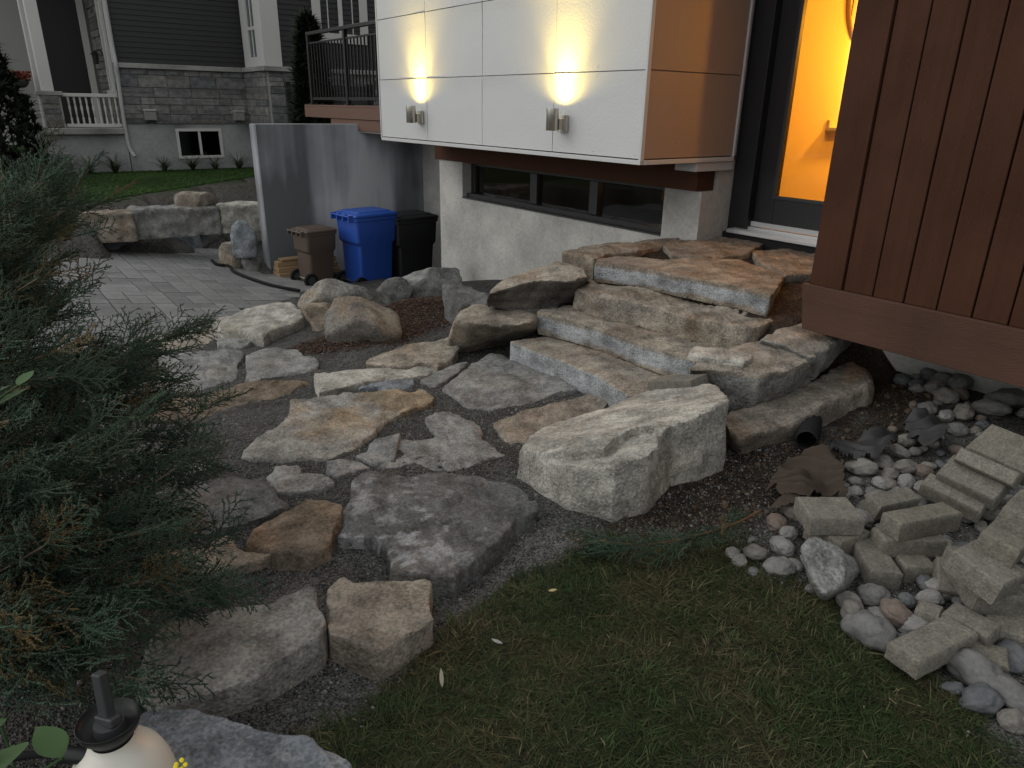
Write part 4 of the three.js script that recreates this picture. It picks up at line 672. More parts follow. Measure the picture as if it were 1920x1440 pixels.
// ---------------------------------------------------------------- flagstones of the path
const whiteScuff = (a, b, rad) => { const p = atPlane(a, b, 0); return (r, x, y, z) => { const d = Math.hypot(x - p.x, z - p.z) / rad; const t = sstep(0.12, 0.42, fbm(x * 16, 3, z * 16, 5) * 1.3 + 0.30 * (1 - d)) * (d < 1.4 ? 1 : 0) * 0.6; for (let q = 0; q < 3; q++) r[q] = lerp(r[q], 0.40, t); }; };
const stain = (a, b, rad, c, yy = 0) => { const p = atPlane(a, b, yy); return (r, x, y, z) => { const d = Math.hypot(x - p.x, z - p.z) / rad + fbm(x * 7, 5, z * 7, 4) * 1.5; const t = (1 - sstep(0.5, 1.15, d)) * 0.6; for (let q = 0; q < 3; q++) r[q] = lerp(r[q], c[q] * (1 + fbm(x * 20, 1, z * 20, 2) * 0.5), t); }; };
const flags = [
  ['pale grey flagstone with a straight edge half behind juniper sprays', 'grey', C4([200, 330], [420, 302], [640, 290], [770, 305], [785, 340], [745, 370], [755, 420], [705, 520], [690, 550], [340, 597], [230, 612], [150, 560]), -0.325, {}],
  ['grey pitted flagstone with a rounded back beside the gravel bed', 'grey', C4([860, 310], [940, 275], [1060, 270], [1180, 290], [1220, 330], [1300, 345], [1310, 420], [1230, 445], [880, 495], [815, 490], [840, 440], [820, 340]), -0.24, {}],
  ['long rusty brown flagstone half covered with dirt', 'orange', C4([100, 700], [340, 632], [740, 552], [1190, 485], [1258, 530], [1150, 560], [1100, 640], [1000, 735], [890, 850], [650, 868], [420, 800], [120, 800]), -0.215, { tint: stain(330, 790, 0.35, [0.085, 0.072, 0.06], -0.2) }],
  ['large flagstone with blue-grey middle and ochre corner', 'ochre', C4([1140, 655], [1400, 622], [1750, 588], [2084, 577], [2149, 622], [2140, 660], [1984, 717], [1824, 767], [1724, 887], [1640, 930], [1580, 990], [1480, 1020], [1400, 1055], [1290, 1045], [1070, 1070], [960, 1050], [775, 1035], [800, 990], [960, 890], [1060, 830], [1160, 720]), -0.075, { tint: stain(770, 752, 0.28, [0.30, 0.20, 0.095], -0.07) }],
  ['broad grey flagstone lying in front of the lowest step', 'grey', C3([1130, 290], [1200, 250], [1320, 250], [1440, 290], [1560, 330], [1680, 400], [1840, 500], [1700, 520], [1440, 600], [1250, 640], [1080, 625], [885, 500], [960, 430], [1060, 360]), -0.105, { rough: 0.7 }],
  ['grey flagstone with a notched bay filled with gravel', 'grey', C3([780, 700], [880, 658], [990, 680], [1100, 740], [1160, 800], [1140, 840], [1220, 900], [1340, 960], [1150, 1010], [990, 1080], [850, 1080], [750, 1050], [690, 1020], [540, 1062], [410, 1055], [450, 1010], [540, 1000], [560, 875], [760, 865], [850, 830], [800, 760]), -0.085, { rough: 0.7 }],
  ['small pointed grey flagstone leaning against the notched one', 'grey', C3([270, 970], [350, 930], [400, 860], [553, 838], [548, 900], [525, 990], [380, 1020], [330, 985]), -0.07, { rough: 0.6, taper: 0 }],
  ['tan flagstone behind the huge pale block', 'warm', C3([1260, 730], [1400, 670], [1600, 620], [1920, 545], [2080, 560], [1950, 760], [1700, 880], [1500, 920], [1440, 910], [1340, 900], [1310, 800]), -0.095, {}],
  ['long narrow pale flagstone like a bar', 'pale', C3([-30, 380], [150, 372], [400, 350], [650, 318], [740, 293], [830, 320], [880, 350], [720, 398], [500, 430], [270, 460], [100, 492], [0, 512], [-15, 450]), -0.13, { rough: 0.6, taper: 0.05 }],
  ['small grey triangular flagstone set at the tip of the bar', 'grey', C3([730, 425], [860, 360], [1050, 305], [990, 370], [880, 440], [820, 470]), -0.115, { rough: 0.45, taper: 0 }],
  ['low blue-grey sliver of stone beside the bar', 'blue', C3([290, 490], [480, 455], [660, 420], [662, 465], [600, 510], [490, 515], [420, 482]), -0.14, { rough: 0.45 }],
  ['small flat grey stone between the three largest flagstones', 'grey', C3([50, 1010], [130, 1000], [270, 1015], [335, 1055], [210, 1090], [130, 1120], [60, 1080]), -0.075, { rough: 0.5 }],
  ['rough grey layered flagstone beside a damp gravel patch', 'grey', C4([950, 1190], [1040, 1120], [1180, 1120], [1195, 1170], [1370, 1180], [1430, 1240], [1350, 1280], [1120, 1315], [1010, 1290], [1000, 1220]), -0.05, { rough: 0.7 }],
  ['dark weathered flagstone partly under the juniper', 'dark', C5([300, 150], [500, 102], [720, 100], [860, 250], [820, 272], [600, 342], [440, 392], [330, 412], [180, 482], [120, 400], [230, 280]), -0.03, {}],
  ['rusty orange stone with five corners in the dark gravel', 'orange', C5([690, 385], [780, 322], [900, 262], [980, 222], [1080, 225], [1135, 262], [1120, 350], [1090, 480], [960, 520], [780, 500], [745, 462], [690, 430]), 0.0, { taper: 0.4 }],
  ['largest dark flagstone with white scuffs and a thick broken edge', 'dark', [[645, 962], [654, 930], [664, 905], [690, 884], [760, 887], [860, 893], [960, 903], [985, 925], [1000, 958], [960, 985], [925, 1015], [900, 1038], [868, 1056], [850, 1076], [800, 1070], [744, 1066], [738, 1045], [728, 1020], [704, 1002], [638, 998], [645, 975]], 0.01, { thick: 0.17, taper: 0.05, cell: 0.0095, tint: both(whiteScuff(680, 950, 0.28), whiteScuff(800, 1040, 0.2)) }],
  ['buff five-sided stone standing proud at the lawn edge', 'warm', C5([1105, 700], [1170, 655], [1215, 680], [1350, 675], [1530, 670], [1640, 660], [1630, 790], [1640, 870], [1500, 958], [1370, 1045], [1250, 1008], [1110, 950], [1100, 830]), 0.05, { thick: 0.16, taper: 0.02, cell: 0.008, rough: 0.55, relief: 0.7, k: 0.004 }],
  ['long buff stone with a flaked shelf beside the sprayer', 'ochre', C5([85, 1200], [130, 1020], [200, 930], [330, 860], [500, 828], [650, 790], [800, 768], [990, 712], [1008, 790], [1048, 885], [1020, 970], [840, 1082], [700, 1160], [500, 1225], [330, 1280], [200, 1295], [150, 1262]), 0.07, { thick: 0.16, taper: 0.04, relief: 0.8, rough: 0.6, k: 0.004, cell: 0.008, gx: 0.01 }],
  ['flat grey flagstone with a torn edge under juniper tips', 'warm', C5([160, 515], [330, 480], [470, 440], [540, 410], [600, 470], [740, 515], [640, 552], [500, 592], [330, 642], [170, 645], [120, 590]), 0.0, {}],
  ['big grey slab under the sprayer', 'blue', C6([640, 950], [780, 838], [1000, 872], [1260, 930], [1640, 985], [1750, 1040], [1880, 1110], [1905, 1180], [1700, 1330], [1200, 1420], [700, 1420], [560, 1250]), 0.10, { thick: 0.16, taper: 0.05, cell: 0.0085, tint: whiteScuff(580, 1400, 0.12) }],
  ['small grey stone showing through juniper twigs', 'grey', C4([380, 1125], [460, 1085], [560, 1100], [545, 1150], [420, 1165]), -0.06, { rough: 0.5 }],
  ['low tan edging stone between the driveway and juniper tips', 'tan', C7([700, 1112], [960, 1060], [1090, 1042], [1085, 1170], [760, 1190]), -0.455, { rough: 0.8 }],
  ['low tan edging stone ending at the pale slab', 'tan', C7([1100, 1040], [1300, 1020], [1400, 1010], [1405, 1085], [1380, 1135], [1100, 1168]), -0.44, { rough: 0.8, thick: 0.14 }],
  ['small grey slab propped in front of the pale edging slab', 'grey', CB([40, 1150], [80, 1092], [250, 1110], [375, 1160], [280, 1205], [210, 1235], [40, 1228]), -0.36, { rough: 0.5, thick: 0.09 }],
  ['flat tan stone running into the boulder left of the steps', 'tan', C3([335, 300], [365, 268], [480, 220], [700, 170], [940, 122], [990, 200], [950, 272], [850, 322], [740, 290], [640, 318], [520, 322]), -0.09, { rough: 0.7, thick: 0.14, taper: -0.1 }],
  ['pale weathered slab edging the driveway', 'pale', CB([0, 1050], [20, 1020], [300, 940], [580, 898], [640, 960], [668, 1010], [600, 1050], [410, 1110], [370, 1148], [250, 1110], [60, 1090]), -0.27, { rough: 0.9, thick: 0.26, taper: -0.05, k: 0.03, cell: 0.018 }],
];
for (const [label, pal, top, y, o] of flags) slab({ name: 'flagstone', label, cat: 'flagstone', group: 'flagstones of the garden path', pal, top, y, thick: 0.11, ...(y < -0.2 ? { cell: 0.012 } : {}), ...o });
// ---- boulders round the planting bed
const bb = (a, b, c, d) => [400 + a * 0.25, 340 + b * 0.25, 400 + c * 0.25, 340 + d * 0.25];
boulder({ label: 'long rounded grey boulder beside the brown bin', px: bb(650, 730, 1245, 985), y: -0.5, depth: 0.5, yaw: 0.25, pal: 'ochre', round: 0.12, seed: 3 });
boulder({ label: 'small pinkish rounded boulder tucked beside the bed boulder', px: bb(678, 925, 1010, 1150), y: -0.33, depth: 0.7, yaw: 0.2, pal: 'warm', round: 0.14, seed: 4 });
boulder({ label: 'humped brown-grey boulder in the red mulch bed', px: bb(850, 888, 1415, 1215), y: -0.22, depth: 0.75, yaw: -0.1, pal: 'warm', round: 0.08, seed: 11, facets: 7, tint: stain(640, 620, 0.3, [0.17, 0.17, 0.165], -0.1) });
boulder({ label: 'low dark broken boulder between the bins and bed', px: bb(1195, 732, 1525, 905), y: -0.32, depth: 0.7, pal: 'dark', round: 0.04, seed: 6 });
boulder({ label: 'square speckled grey boulder against the foundation wall', px: bb(1408, 640, 1865, 870), y: -0.32, depth: 0.6, yaw: 0.15, pal: 'grey', round: 0.05, facets: 6, seed: 19 });
slab({ name: 'boulder', cat: 'boulder', label: 'upright dark grey slab leaning near the foundation wall', top: [[832, 532], [848, 520], [915, 552], [925, 565], [900, 575], [870, 560]], foot: [[835, 598], [850, 575], [918, 585], [925, 592], [890, 600], [852, 612]], footY: -0.2, y: 0.06, gz: -0.25, k: 0.012, rough: 0.6, pal: 'dark', cell: 0.014 });
// ---- the two-course boulder wall across the driveway, and loose stones near the concrete wall
const GW = 'two-course boulder wall along the driveway';
const c7 = (a, b, c, d) => [a * 0.29167, 320 + b * 0.29167, c * 0.29167, 320 + d * 0.29167];
const wallBlock = (label, L, R, low, yTop, pal, depth = 0.45) => {   // a long block: foot line in pixels on the paving (low) or on the course below
  const px = ([a, b]) => [a * 0.29167, 320 + b * 0.29167], foot = (p) => low ? atDrive(...px(p)) : atPlane(...px(p), -0.33);
  const l = foot(L), r = foot(R), d = r.clone().sub(l).setY(0).normalize(), n = V(d.z, 0, -d.x); if (n.x > 0) n.negate();
  const y0 = Math.min(l.y, r.y) - 0.04, q = (p, k, y, e) => V(p.x + n.x * k + d.x * e, y, p.z + n.z * k + d.z * e);
  slab({ name: 'wall_boulder', cat: 'boulder', label, group: GW, topW: [q(l, 0.03, yTop, 0.02), q(r, 0.03, yTop, -0.02), q(r, depth, yTop, -0.02), q(l, depth, yTop, 0.02)], footW: [q(l, 0, y0, 0), q(r, 0, y0, 0), q(r, depth, y0, 0), q(l, depth, y0, 0)], footY: y0, y: yTop, k: 0.05, rough: 1.6, relief: 1.5, pal, cell: 0.026 });
};
wallBlock('long brown upper wall boulder ending behind the juniper', [395, 462], [880, 440], false, 0.06, 'warm');
wallBlock('long grey upper wall boulder in the middle of the wall', [868, 432], [1430, 392], false, 0.07, 'grey');
wallBlock('pale upper wall boulder meeting the concrete wall', [1436, 390], [1720, 372], false, 0.06, 'pale');
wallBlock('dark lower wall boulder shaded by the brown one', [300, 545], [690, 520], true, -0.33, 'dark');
wallBlock('blue-grey lower wall boulder under the long grey one', [695, 522], [1305, 498], true, -0.34, 'blue');
wallBlock('dark cracked lower wall boulder beside the stacked stones', [1312, 500], [1560, 488], true, -0.36, 'dark');
boulder({ name: 'boulder', label: 'loose rough stone lying on gravel above the wall', px: c7(1150, 140, 1385, 235), y: 0.05, depth: 0.6, pal: 'warm', cell: 0.03, seed: 37 });
boulder({ name: 'boulder', label: 'upper pale block of the pair by the concrete wall end', px: c7(1505, 330, 1660, 540), y: -0.52, depth: 0.7, pal: 'blue', cell: 0.022, seed: 38, facets: 6, round: 0.05 });
boulder({ name: 'boulder', label: 'lower rounded stone under the pale block by the concrete wall', px: c7(1405, 465, 1600, 640), y: -0.78, depth: 0.8, pal: 'tan', cell: 0.022, seed: 39 });
boulder({ name: 'boulder', label: 'small grey stone touching the foot of the concrete wall end', px: c7(1555, 535, 1680, 645), y: -0.79, depth: 0.8, pal: 'grey', cell: 0.022, seed: 40 });
slab({ name: 'boulder', cat: 'boulder', label: 'jagged grey rock with a dark side at the lawn edge', top: P1([640, 1130], [705, 1085], [790, 1100], [858, 1155], [862, 1260], [815, 1385], [748, 1440], [690, 1330]), y: 0.15, gx: -0.25, gz: -0.25, foot: P1([650, 1200], [720, 1150], [850, 1150], [975, 1225], [990, 1275], [870, 1390], [752, 1452], [690, 1380]), footY: -0.02, k: 0.012, rough: 0.6, pal: 'grey', cell: 0.009 });
console.log('stone triangles', TRI);
// ---------------------------------------------------------------- wheeled bins
function bin(label, pos, w, d, h, mat, turn = 0) {
  const g = thing('wheeled_bin', label, 'bin', pos, 'wheeled bins along the concrete wall'); g.rotation.y = turn;
  // body: rounded rectangle that widens upward, a rim, and a step in the lower front
  const ring = (hw, hd, r, y, dz) => { const a = []; for (let c = 0; c < 4; c++) { const cx = (c === 0 || c === 3 ? 1 : -1) * (hw - r), cz = (c < 2 ? 1 : -1) * (hd - r); for (let k = 0; k <= 4; k++) { const t = (c * 90 + k * 22.5) * DEG; a.push(V(cx + Math.cos(t) * r, y, cz + Math.sin(t) * r + dz)); } } return a; };
  const rows = [ring(w * 0.38, d * 0.36, 0.05, 0.02, 0), ring(w * 0.40, d * 0.38, 0.05, 0.10, 0), ring(w * 0.425, d * 0.405, 0.05, h * 0.58, -0.01), ring(w * 0.462, d * 0.455, 0.05, h * 0.63, -0.01), ring(w * 0.48, d * 0.475, 0.05, h * 0.9, -0.01), ring(w * 0.5, d * 0.5, 0.05, h * 0.905, -0.01), ring(w * 0.5, d * 0.5, 0.05, h * 0.945, -0.01), ring(w * 0.46, d * 0.46, 0.05, h * 0.945, -0.01)];
  const pos3 = [], idx = [], n = rows[0].length; rows.forEach((r) => r.forEach((p) => pos3.push(p.x, p.y, p.z)));
  for (let j = 0; j < rows.length - 1; j++) for (let i = 0; i < n; i++) { const a = j * n + i, b = j * n + (i + 1) % n; idx.push(a, a + n, b, b, a + n, b + n); }
  for (let i = 1; i < n - 1; i++) idx.push(0, i, i + 1);
  const bg = new THREE.BufferGeometry(); bg.setAttribute('position', new THREE.Float32BufferAttribute(pos3, 3)); bg.setIndex(idx);
  mesh('body', toCreasedNormals(bg, 0.5), mat, g);
  const lid = [], lp = [], li = []; [[0.51, 0.95, 0], [0.515, 0.965, 0], [0.50, 0.985, 0], [0.40, 1.0, 0], [0.38, 1.012, 0], [0.05, 1.02, 0]].forEach(([q, y]) => lid.push(ring(w * q, d * q, 0.05 * Math.min(1, q * 2), h * y, -0.01)));
  lid.forEach((r) => r.forEach((p) => lp.push(p.x, p.y, p.z)));
  for (let j = 0; j < lid.length - 1; j++) for (let i = 0; i < n; i++) { const a = j * n + i, b = j * n + (i + 1) % n; li.push(a, a + n, b, b, a + n, b + n); }
  const o = (lid.length - 1) * n; for (let i = 1; i < n - 1; i++) li.push(o, o + i + 1, o + i);
  const lg = new THREE.BufferGeometry(); lg.setAttribute('position', new THREE.Float32BufferAttribute(lp, 3)); lg.setIndex(li); mesh('lid', toCreasedNormals(lg, 0.4), mat, g);
  // hinge knuckles and handle at the back (+z), wheels below it
  mesh('handle', mergeGeometries([cyl(0.013, 0.013, V(-w * 0.40, h * 0.97, d * 0.58), V(w * 0.40, h * 0.97, d * 0.58), 10)]), mat, g);
  for (const s of [-0.40, -0.14, 0.14, 0.40]) mesh('hinge', rbox(s * w - 0.012, s * w + 0.012, h * 0.90, h * 0.985, d * 0.46, d * 0.595, 0.004), mat, g);
  for (const s of [-1, 1]) { const wh = mesh('wheel', new THREE.CylinderGeometry(0.1, 0.1, 0.045, 24).rotateZ(Math.PI / 2), M.rubber, g); wh.position.set(s * w * 0.44, 0.10, d * 0.40); mesh('hub', new THREE.CylinderGeometry(0.055, 0.055, 0.05, 16).rotateZ(Math.PI / 2), M.charcoal, wh); }
  mesh('axle', cyl(0.012, 0.012, V(-w * 0.44, 0.10, d * 0.40), V(w * 0.44, 0.10, d * 0.40), 8), M.steel, g);
  return g;
}
bin('small brown wheeled bin beside the blue one', V(-9.85, driveY(-3.9), -3.86), 0.46, 0.50, 0.80, M.brownBin, 0.12);
bin('bright blue wheeled recycling bin', V(-9.72, driveY(-4.55), -4.62), 0.60, 0.72, 1.10, M.blue, 0.1);
bin('black wheeled bin beside the foundation corner', V(-9.75, driveY(-5.3), -5.32), 0.60, 0.74, 1.12, M.blackBin, 0.0);
// planks stacked against the concrete wall
{
  const g = thing('plank_stack', 'short stack of brown planks at the foot of the concrete wall', 'planks', V(-10.5, driveY(-3.6), -3.62));
  for (let k = 0; k < 3; k++) mesh('plank', rbox(0.02 + k * 0.01, 0.30 - k * 0.05, 0.0 + k * 0.075, 0.07 + k * 0.075, -0.75, 0.18 - k * 0.01, 0.004), M.board, g);
  mesh('plank', rbox(0.05, 0.2, 0.23, 0.26, -0.7, 0.1, 0.003), M.board, g);
}
{
  const g = thing('wooden_rack', 'tall brown wooden rack with rungs beside the black bin', 'rack', V(-8.52, -1.13, -5.36));
  mesh('upright', rbox(0.08, 0.14, 0, 1.9, -0.05, 0.05, 0.004), M.darkBoard, g); mesh('upright', rbox(-0.24, -0.19, 0, 1.9, -0.05, 0.05, 0.004), M.darkBoard, g);
  for (let k = 0; k < 6; k++) mesh('rung', rbox(-0.19, 0.08, 0.12 + k * 0.3, 0.15 + k * 0.3, -0.14, 0.08, 0.003), M.board, g);
}
// black garden edging along the driveway corner
{
  const p = [[398, 492], [410, 500], [428, 502], [438, 512], [470, 526], [520, 541], [562, 549]].map(([a, b]) => { const q = atDrive(a, b); q.y += 0.03; return q; });
  single('garden_hose', tube(p, 0.022, 60, 8), M.rubber, 'black hose curving over the pavers to the bins', 'hose');
}
// brick lying on the huge pale block
const paverTex = tex(512, (u, v) => { const s = tn(u, v, 60, 3, 31), m = tn(u, v, 6, 4, 32); const g = 0.84 + s * 0.20 + m * 0.14; return [g, g * 0.985, g * 0.95]; }, { scale: 0.3 });
const paverBump = tex(512, (u, v) => 0.5 + tn(u, v, 64, 3, 33) * 0.7 + tn(u, v, 10, 3, 34) * 0.3, { srgb: false, scale: 0.3 });
const paverMats = [[0.225, 0.216, 0.195], [0.21, 0.203, 0.187], [0.24, 0.231, 0.21], [0.218, 0.207, 0.183]].map((c) => S({ color: col(...c), map: paverTex, bumpMap: paverBump, bumpScale: 0.001, roughness: 0.95 }));
let paverN = 0;
function chamferBox(w, t, d, c, seed) {                               // upper face chamfered, edges nicked
  const g = new THREE.BoxGeometry(w, t, d, 14, 5, 10), p = g.attributes.position, R = seed * 9.1;
  for (let i = 0; i < p.count; i++) {
    let x = p.getX(i), y = p.getY(i), z = p.getZ(i);
    const ex = w / 2 - Math.abs(x), ey = t / 2 - Math.abs(y), ez = d / 2 - Math.abs(z), sx = Math.sign(x), sz = Math.sign(z);
    if (y > t / 2 - 0.001) { if (ex < 0.001) x -= sx * c; if (ez < 0.001) z -= sz * c; }
    else if (y > t / 2 - t / 5 - 0.001) y = t / 2 - c;
    const edge = (ex < 0.012) + (ey < 0.012) + (ez < 0.012);
    const a = edge >= 2 ? 0.0016 : 0.0004; x -= sx * a * Math.abs(nz(x * 30 + R, y * 30, z * 30)) * 2; y += a * nz(x * 28, y * 28 + R, z * 28); z -= sz * a * Math.abs(nz(x * 30, y * 30, z * 30 + R)) * 2;
    p.setXYZ(i, x, y, z);
  }
  boxUV(g); g.computeVertexNormals(); return g;
}
// a paver from three corners of its upper face: pixel and height of each
function paver(label, p0, p1, p3, ys, t = 0.07, c = 0.006, name = 'paver', group = 'loose pavers in the pile') {
  const a = atPlane(...p0, ys[0]), b = atPlane(...p1, ys[1]), e = atPlane(...p3, ys[2]);
  const u = b.clone().sub(a), w = u.length(); u.normalize(); let v = a.clone().sub(e); v.addScaledVector(u, -v.dot(u)); const d = v.length(); v.normalize();
  const n = V(0, 0, 0).crossVectors(v, u); const k = ++paverN;
  const m = single(name, chamferBox(w, t, d, c, k), paverMats[k % 4], label, 'paver', null, group);
  if (n.y < 0) n.negate();
  m.quaternion.setFromRotationMatrix(new THREE.Matrix4().makeBasis(u, n, V(0, 0, 0).crossVectors(u, n)));
  m.position.copy(a).addScaledVector(u, w / 2).addScaledVector(v, -d / 2).addScaledVector(n, -t / 2);
  return m;
}
const q1 = (x, y) => P1([x, y])[0], q2 = (x, y) => P2([x, y])[0], qs = (x, y) => CS([x, y])[0];
paver('single small paver lying on the huge pale block', qs(842, 745), qs(1048, 742), qs(880, 715), (() => { const f = (a, b) => onBlock(...qs(a, b)).y + 0.055; return [f(850, 775), f(1040, 775), f(880, 745)]; })(), 0.055, 0.003, 'paver', 'loose pavers');
const LEAN = 'paver leaning in the tilted row under the brown wall', RIGHT_P = 'pale paver in the fanned stack right of the leaning row';
[
  ['square topped paver nearest the torn fabric', q1(690, 965), q1(1005, 968), q1(625, 835), [0.175, 0.175, 0.175], 0.072],
  ['topmost speckled paver of the three-high stack', q1(1212, 1002), q1(1570, 936), q1(1160, 914), [0.21, 0.21, 0.21], 0.072],
  ['middle paver of the three-high stack', q1(1115, 1098), q1(1487, 1096), q1(1104, 1012), [0.135, 0.135, 0.135], 0.068],
  ['chamfered paver pointing out under the left of the stack', q1(1035, 1272), q1(1222, 1284), q1(1035, 1058), [0.08, 0.08, 0.08], 0.07],
  ['chamfered paver pointing out under the right of the stack', q1(1242, 1252), q1(1428, 1252), q1(1226, 1100), [0.075, 0.075, 0.075], 0.068],
  ['paver lying askew under the square topped one', q1(860, 1112), q1(1040, 1046), q1(600, 1000), [0.10, 0.10, 0.10], 0.07],
  ['flat paver with white spots at the lawn edge', q2(1320, 1066), q2(1662, 892), q2(1188, 906), [0.10, 0.10, 0.10], 0.06],
  ['narrow paver lying behind the white-spotted one', q2(1440, 768), q2(1716, 918), q2(1482, 676), [0.09, 0.09, 0.10], 0.06],
  ['small paver piece beside the pink pebble', q2(1285, 748), q2(1432, 806), q2(1332, 684), [0.075, 0.075, 0.075], 0.06],
  ['paver half buried behind the white-spotted one', q2(1590, 1010), q2(1842, 1092), q2(1662, 924), [0.055, 0.055, 0.055], 0.06],
  [LEAN, q1(1320, 762), q1(1672, 932), q1(1362, 688), [0.15, 0.12, 0.18], 0.07],
  [LEAN, q1(1410, 702), q1(1752, 862), q1(1475, 572), [0.20, 0.18, 0.26], 0.07],
  [LEAN, q1(1505, 622), q1(1852, 782), q1(1548, 545), [0.26, 0.24, 0.31], 0.07],
  [LEAN, q1(1582, 546), q1(1960, 712), q1(1622, 365), [0.30, 0.28, 0.37], 0.07],
  [LEAN, q1(1090, 905), q1(1330, 850), q1(1130, 800), [0.12, 0.12, 0.14], 0.07],
  [RIGHT_P, q1(1660, 1412), q1(1985, 1430), q1(1560, 1120), [0.16, 0.16, 0.20], 0.085],
  [RIGHT_P, q1(1802, 1366), q1(1960, 1280), q1(1638, 1085), [0.245, 0.245, 0.28], 0.08],
  [RIGHT_P, q1(1900, 1165), q1(2020, 1050), q1(1712, 1005), [0.32, 0.32, 0.34], 0.08],
  [RIGHT_P, q1(1985, 990), q1(2080, 880), q1(1815, 880), [0.39, 0.39, 0.41], 0.08],
  ['paver propped on edge against the fanned stack', q1(1415, 1382), q1(1610, 1425), q1(1478, 1190), [0.06, 0.06, 0.13], 0.07],
  ['paver lying flat under the fanned stack', q2(1700, 850), q2(1990, 930), q2(1730, 730), [0.07, 0.07, 0.08], 0.07],
].forEach(([l, a, b, c, y, t]) => paver(l, a, b, c, y, t));
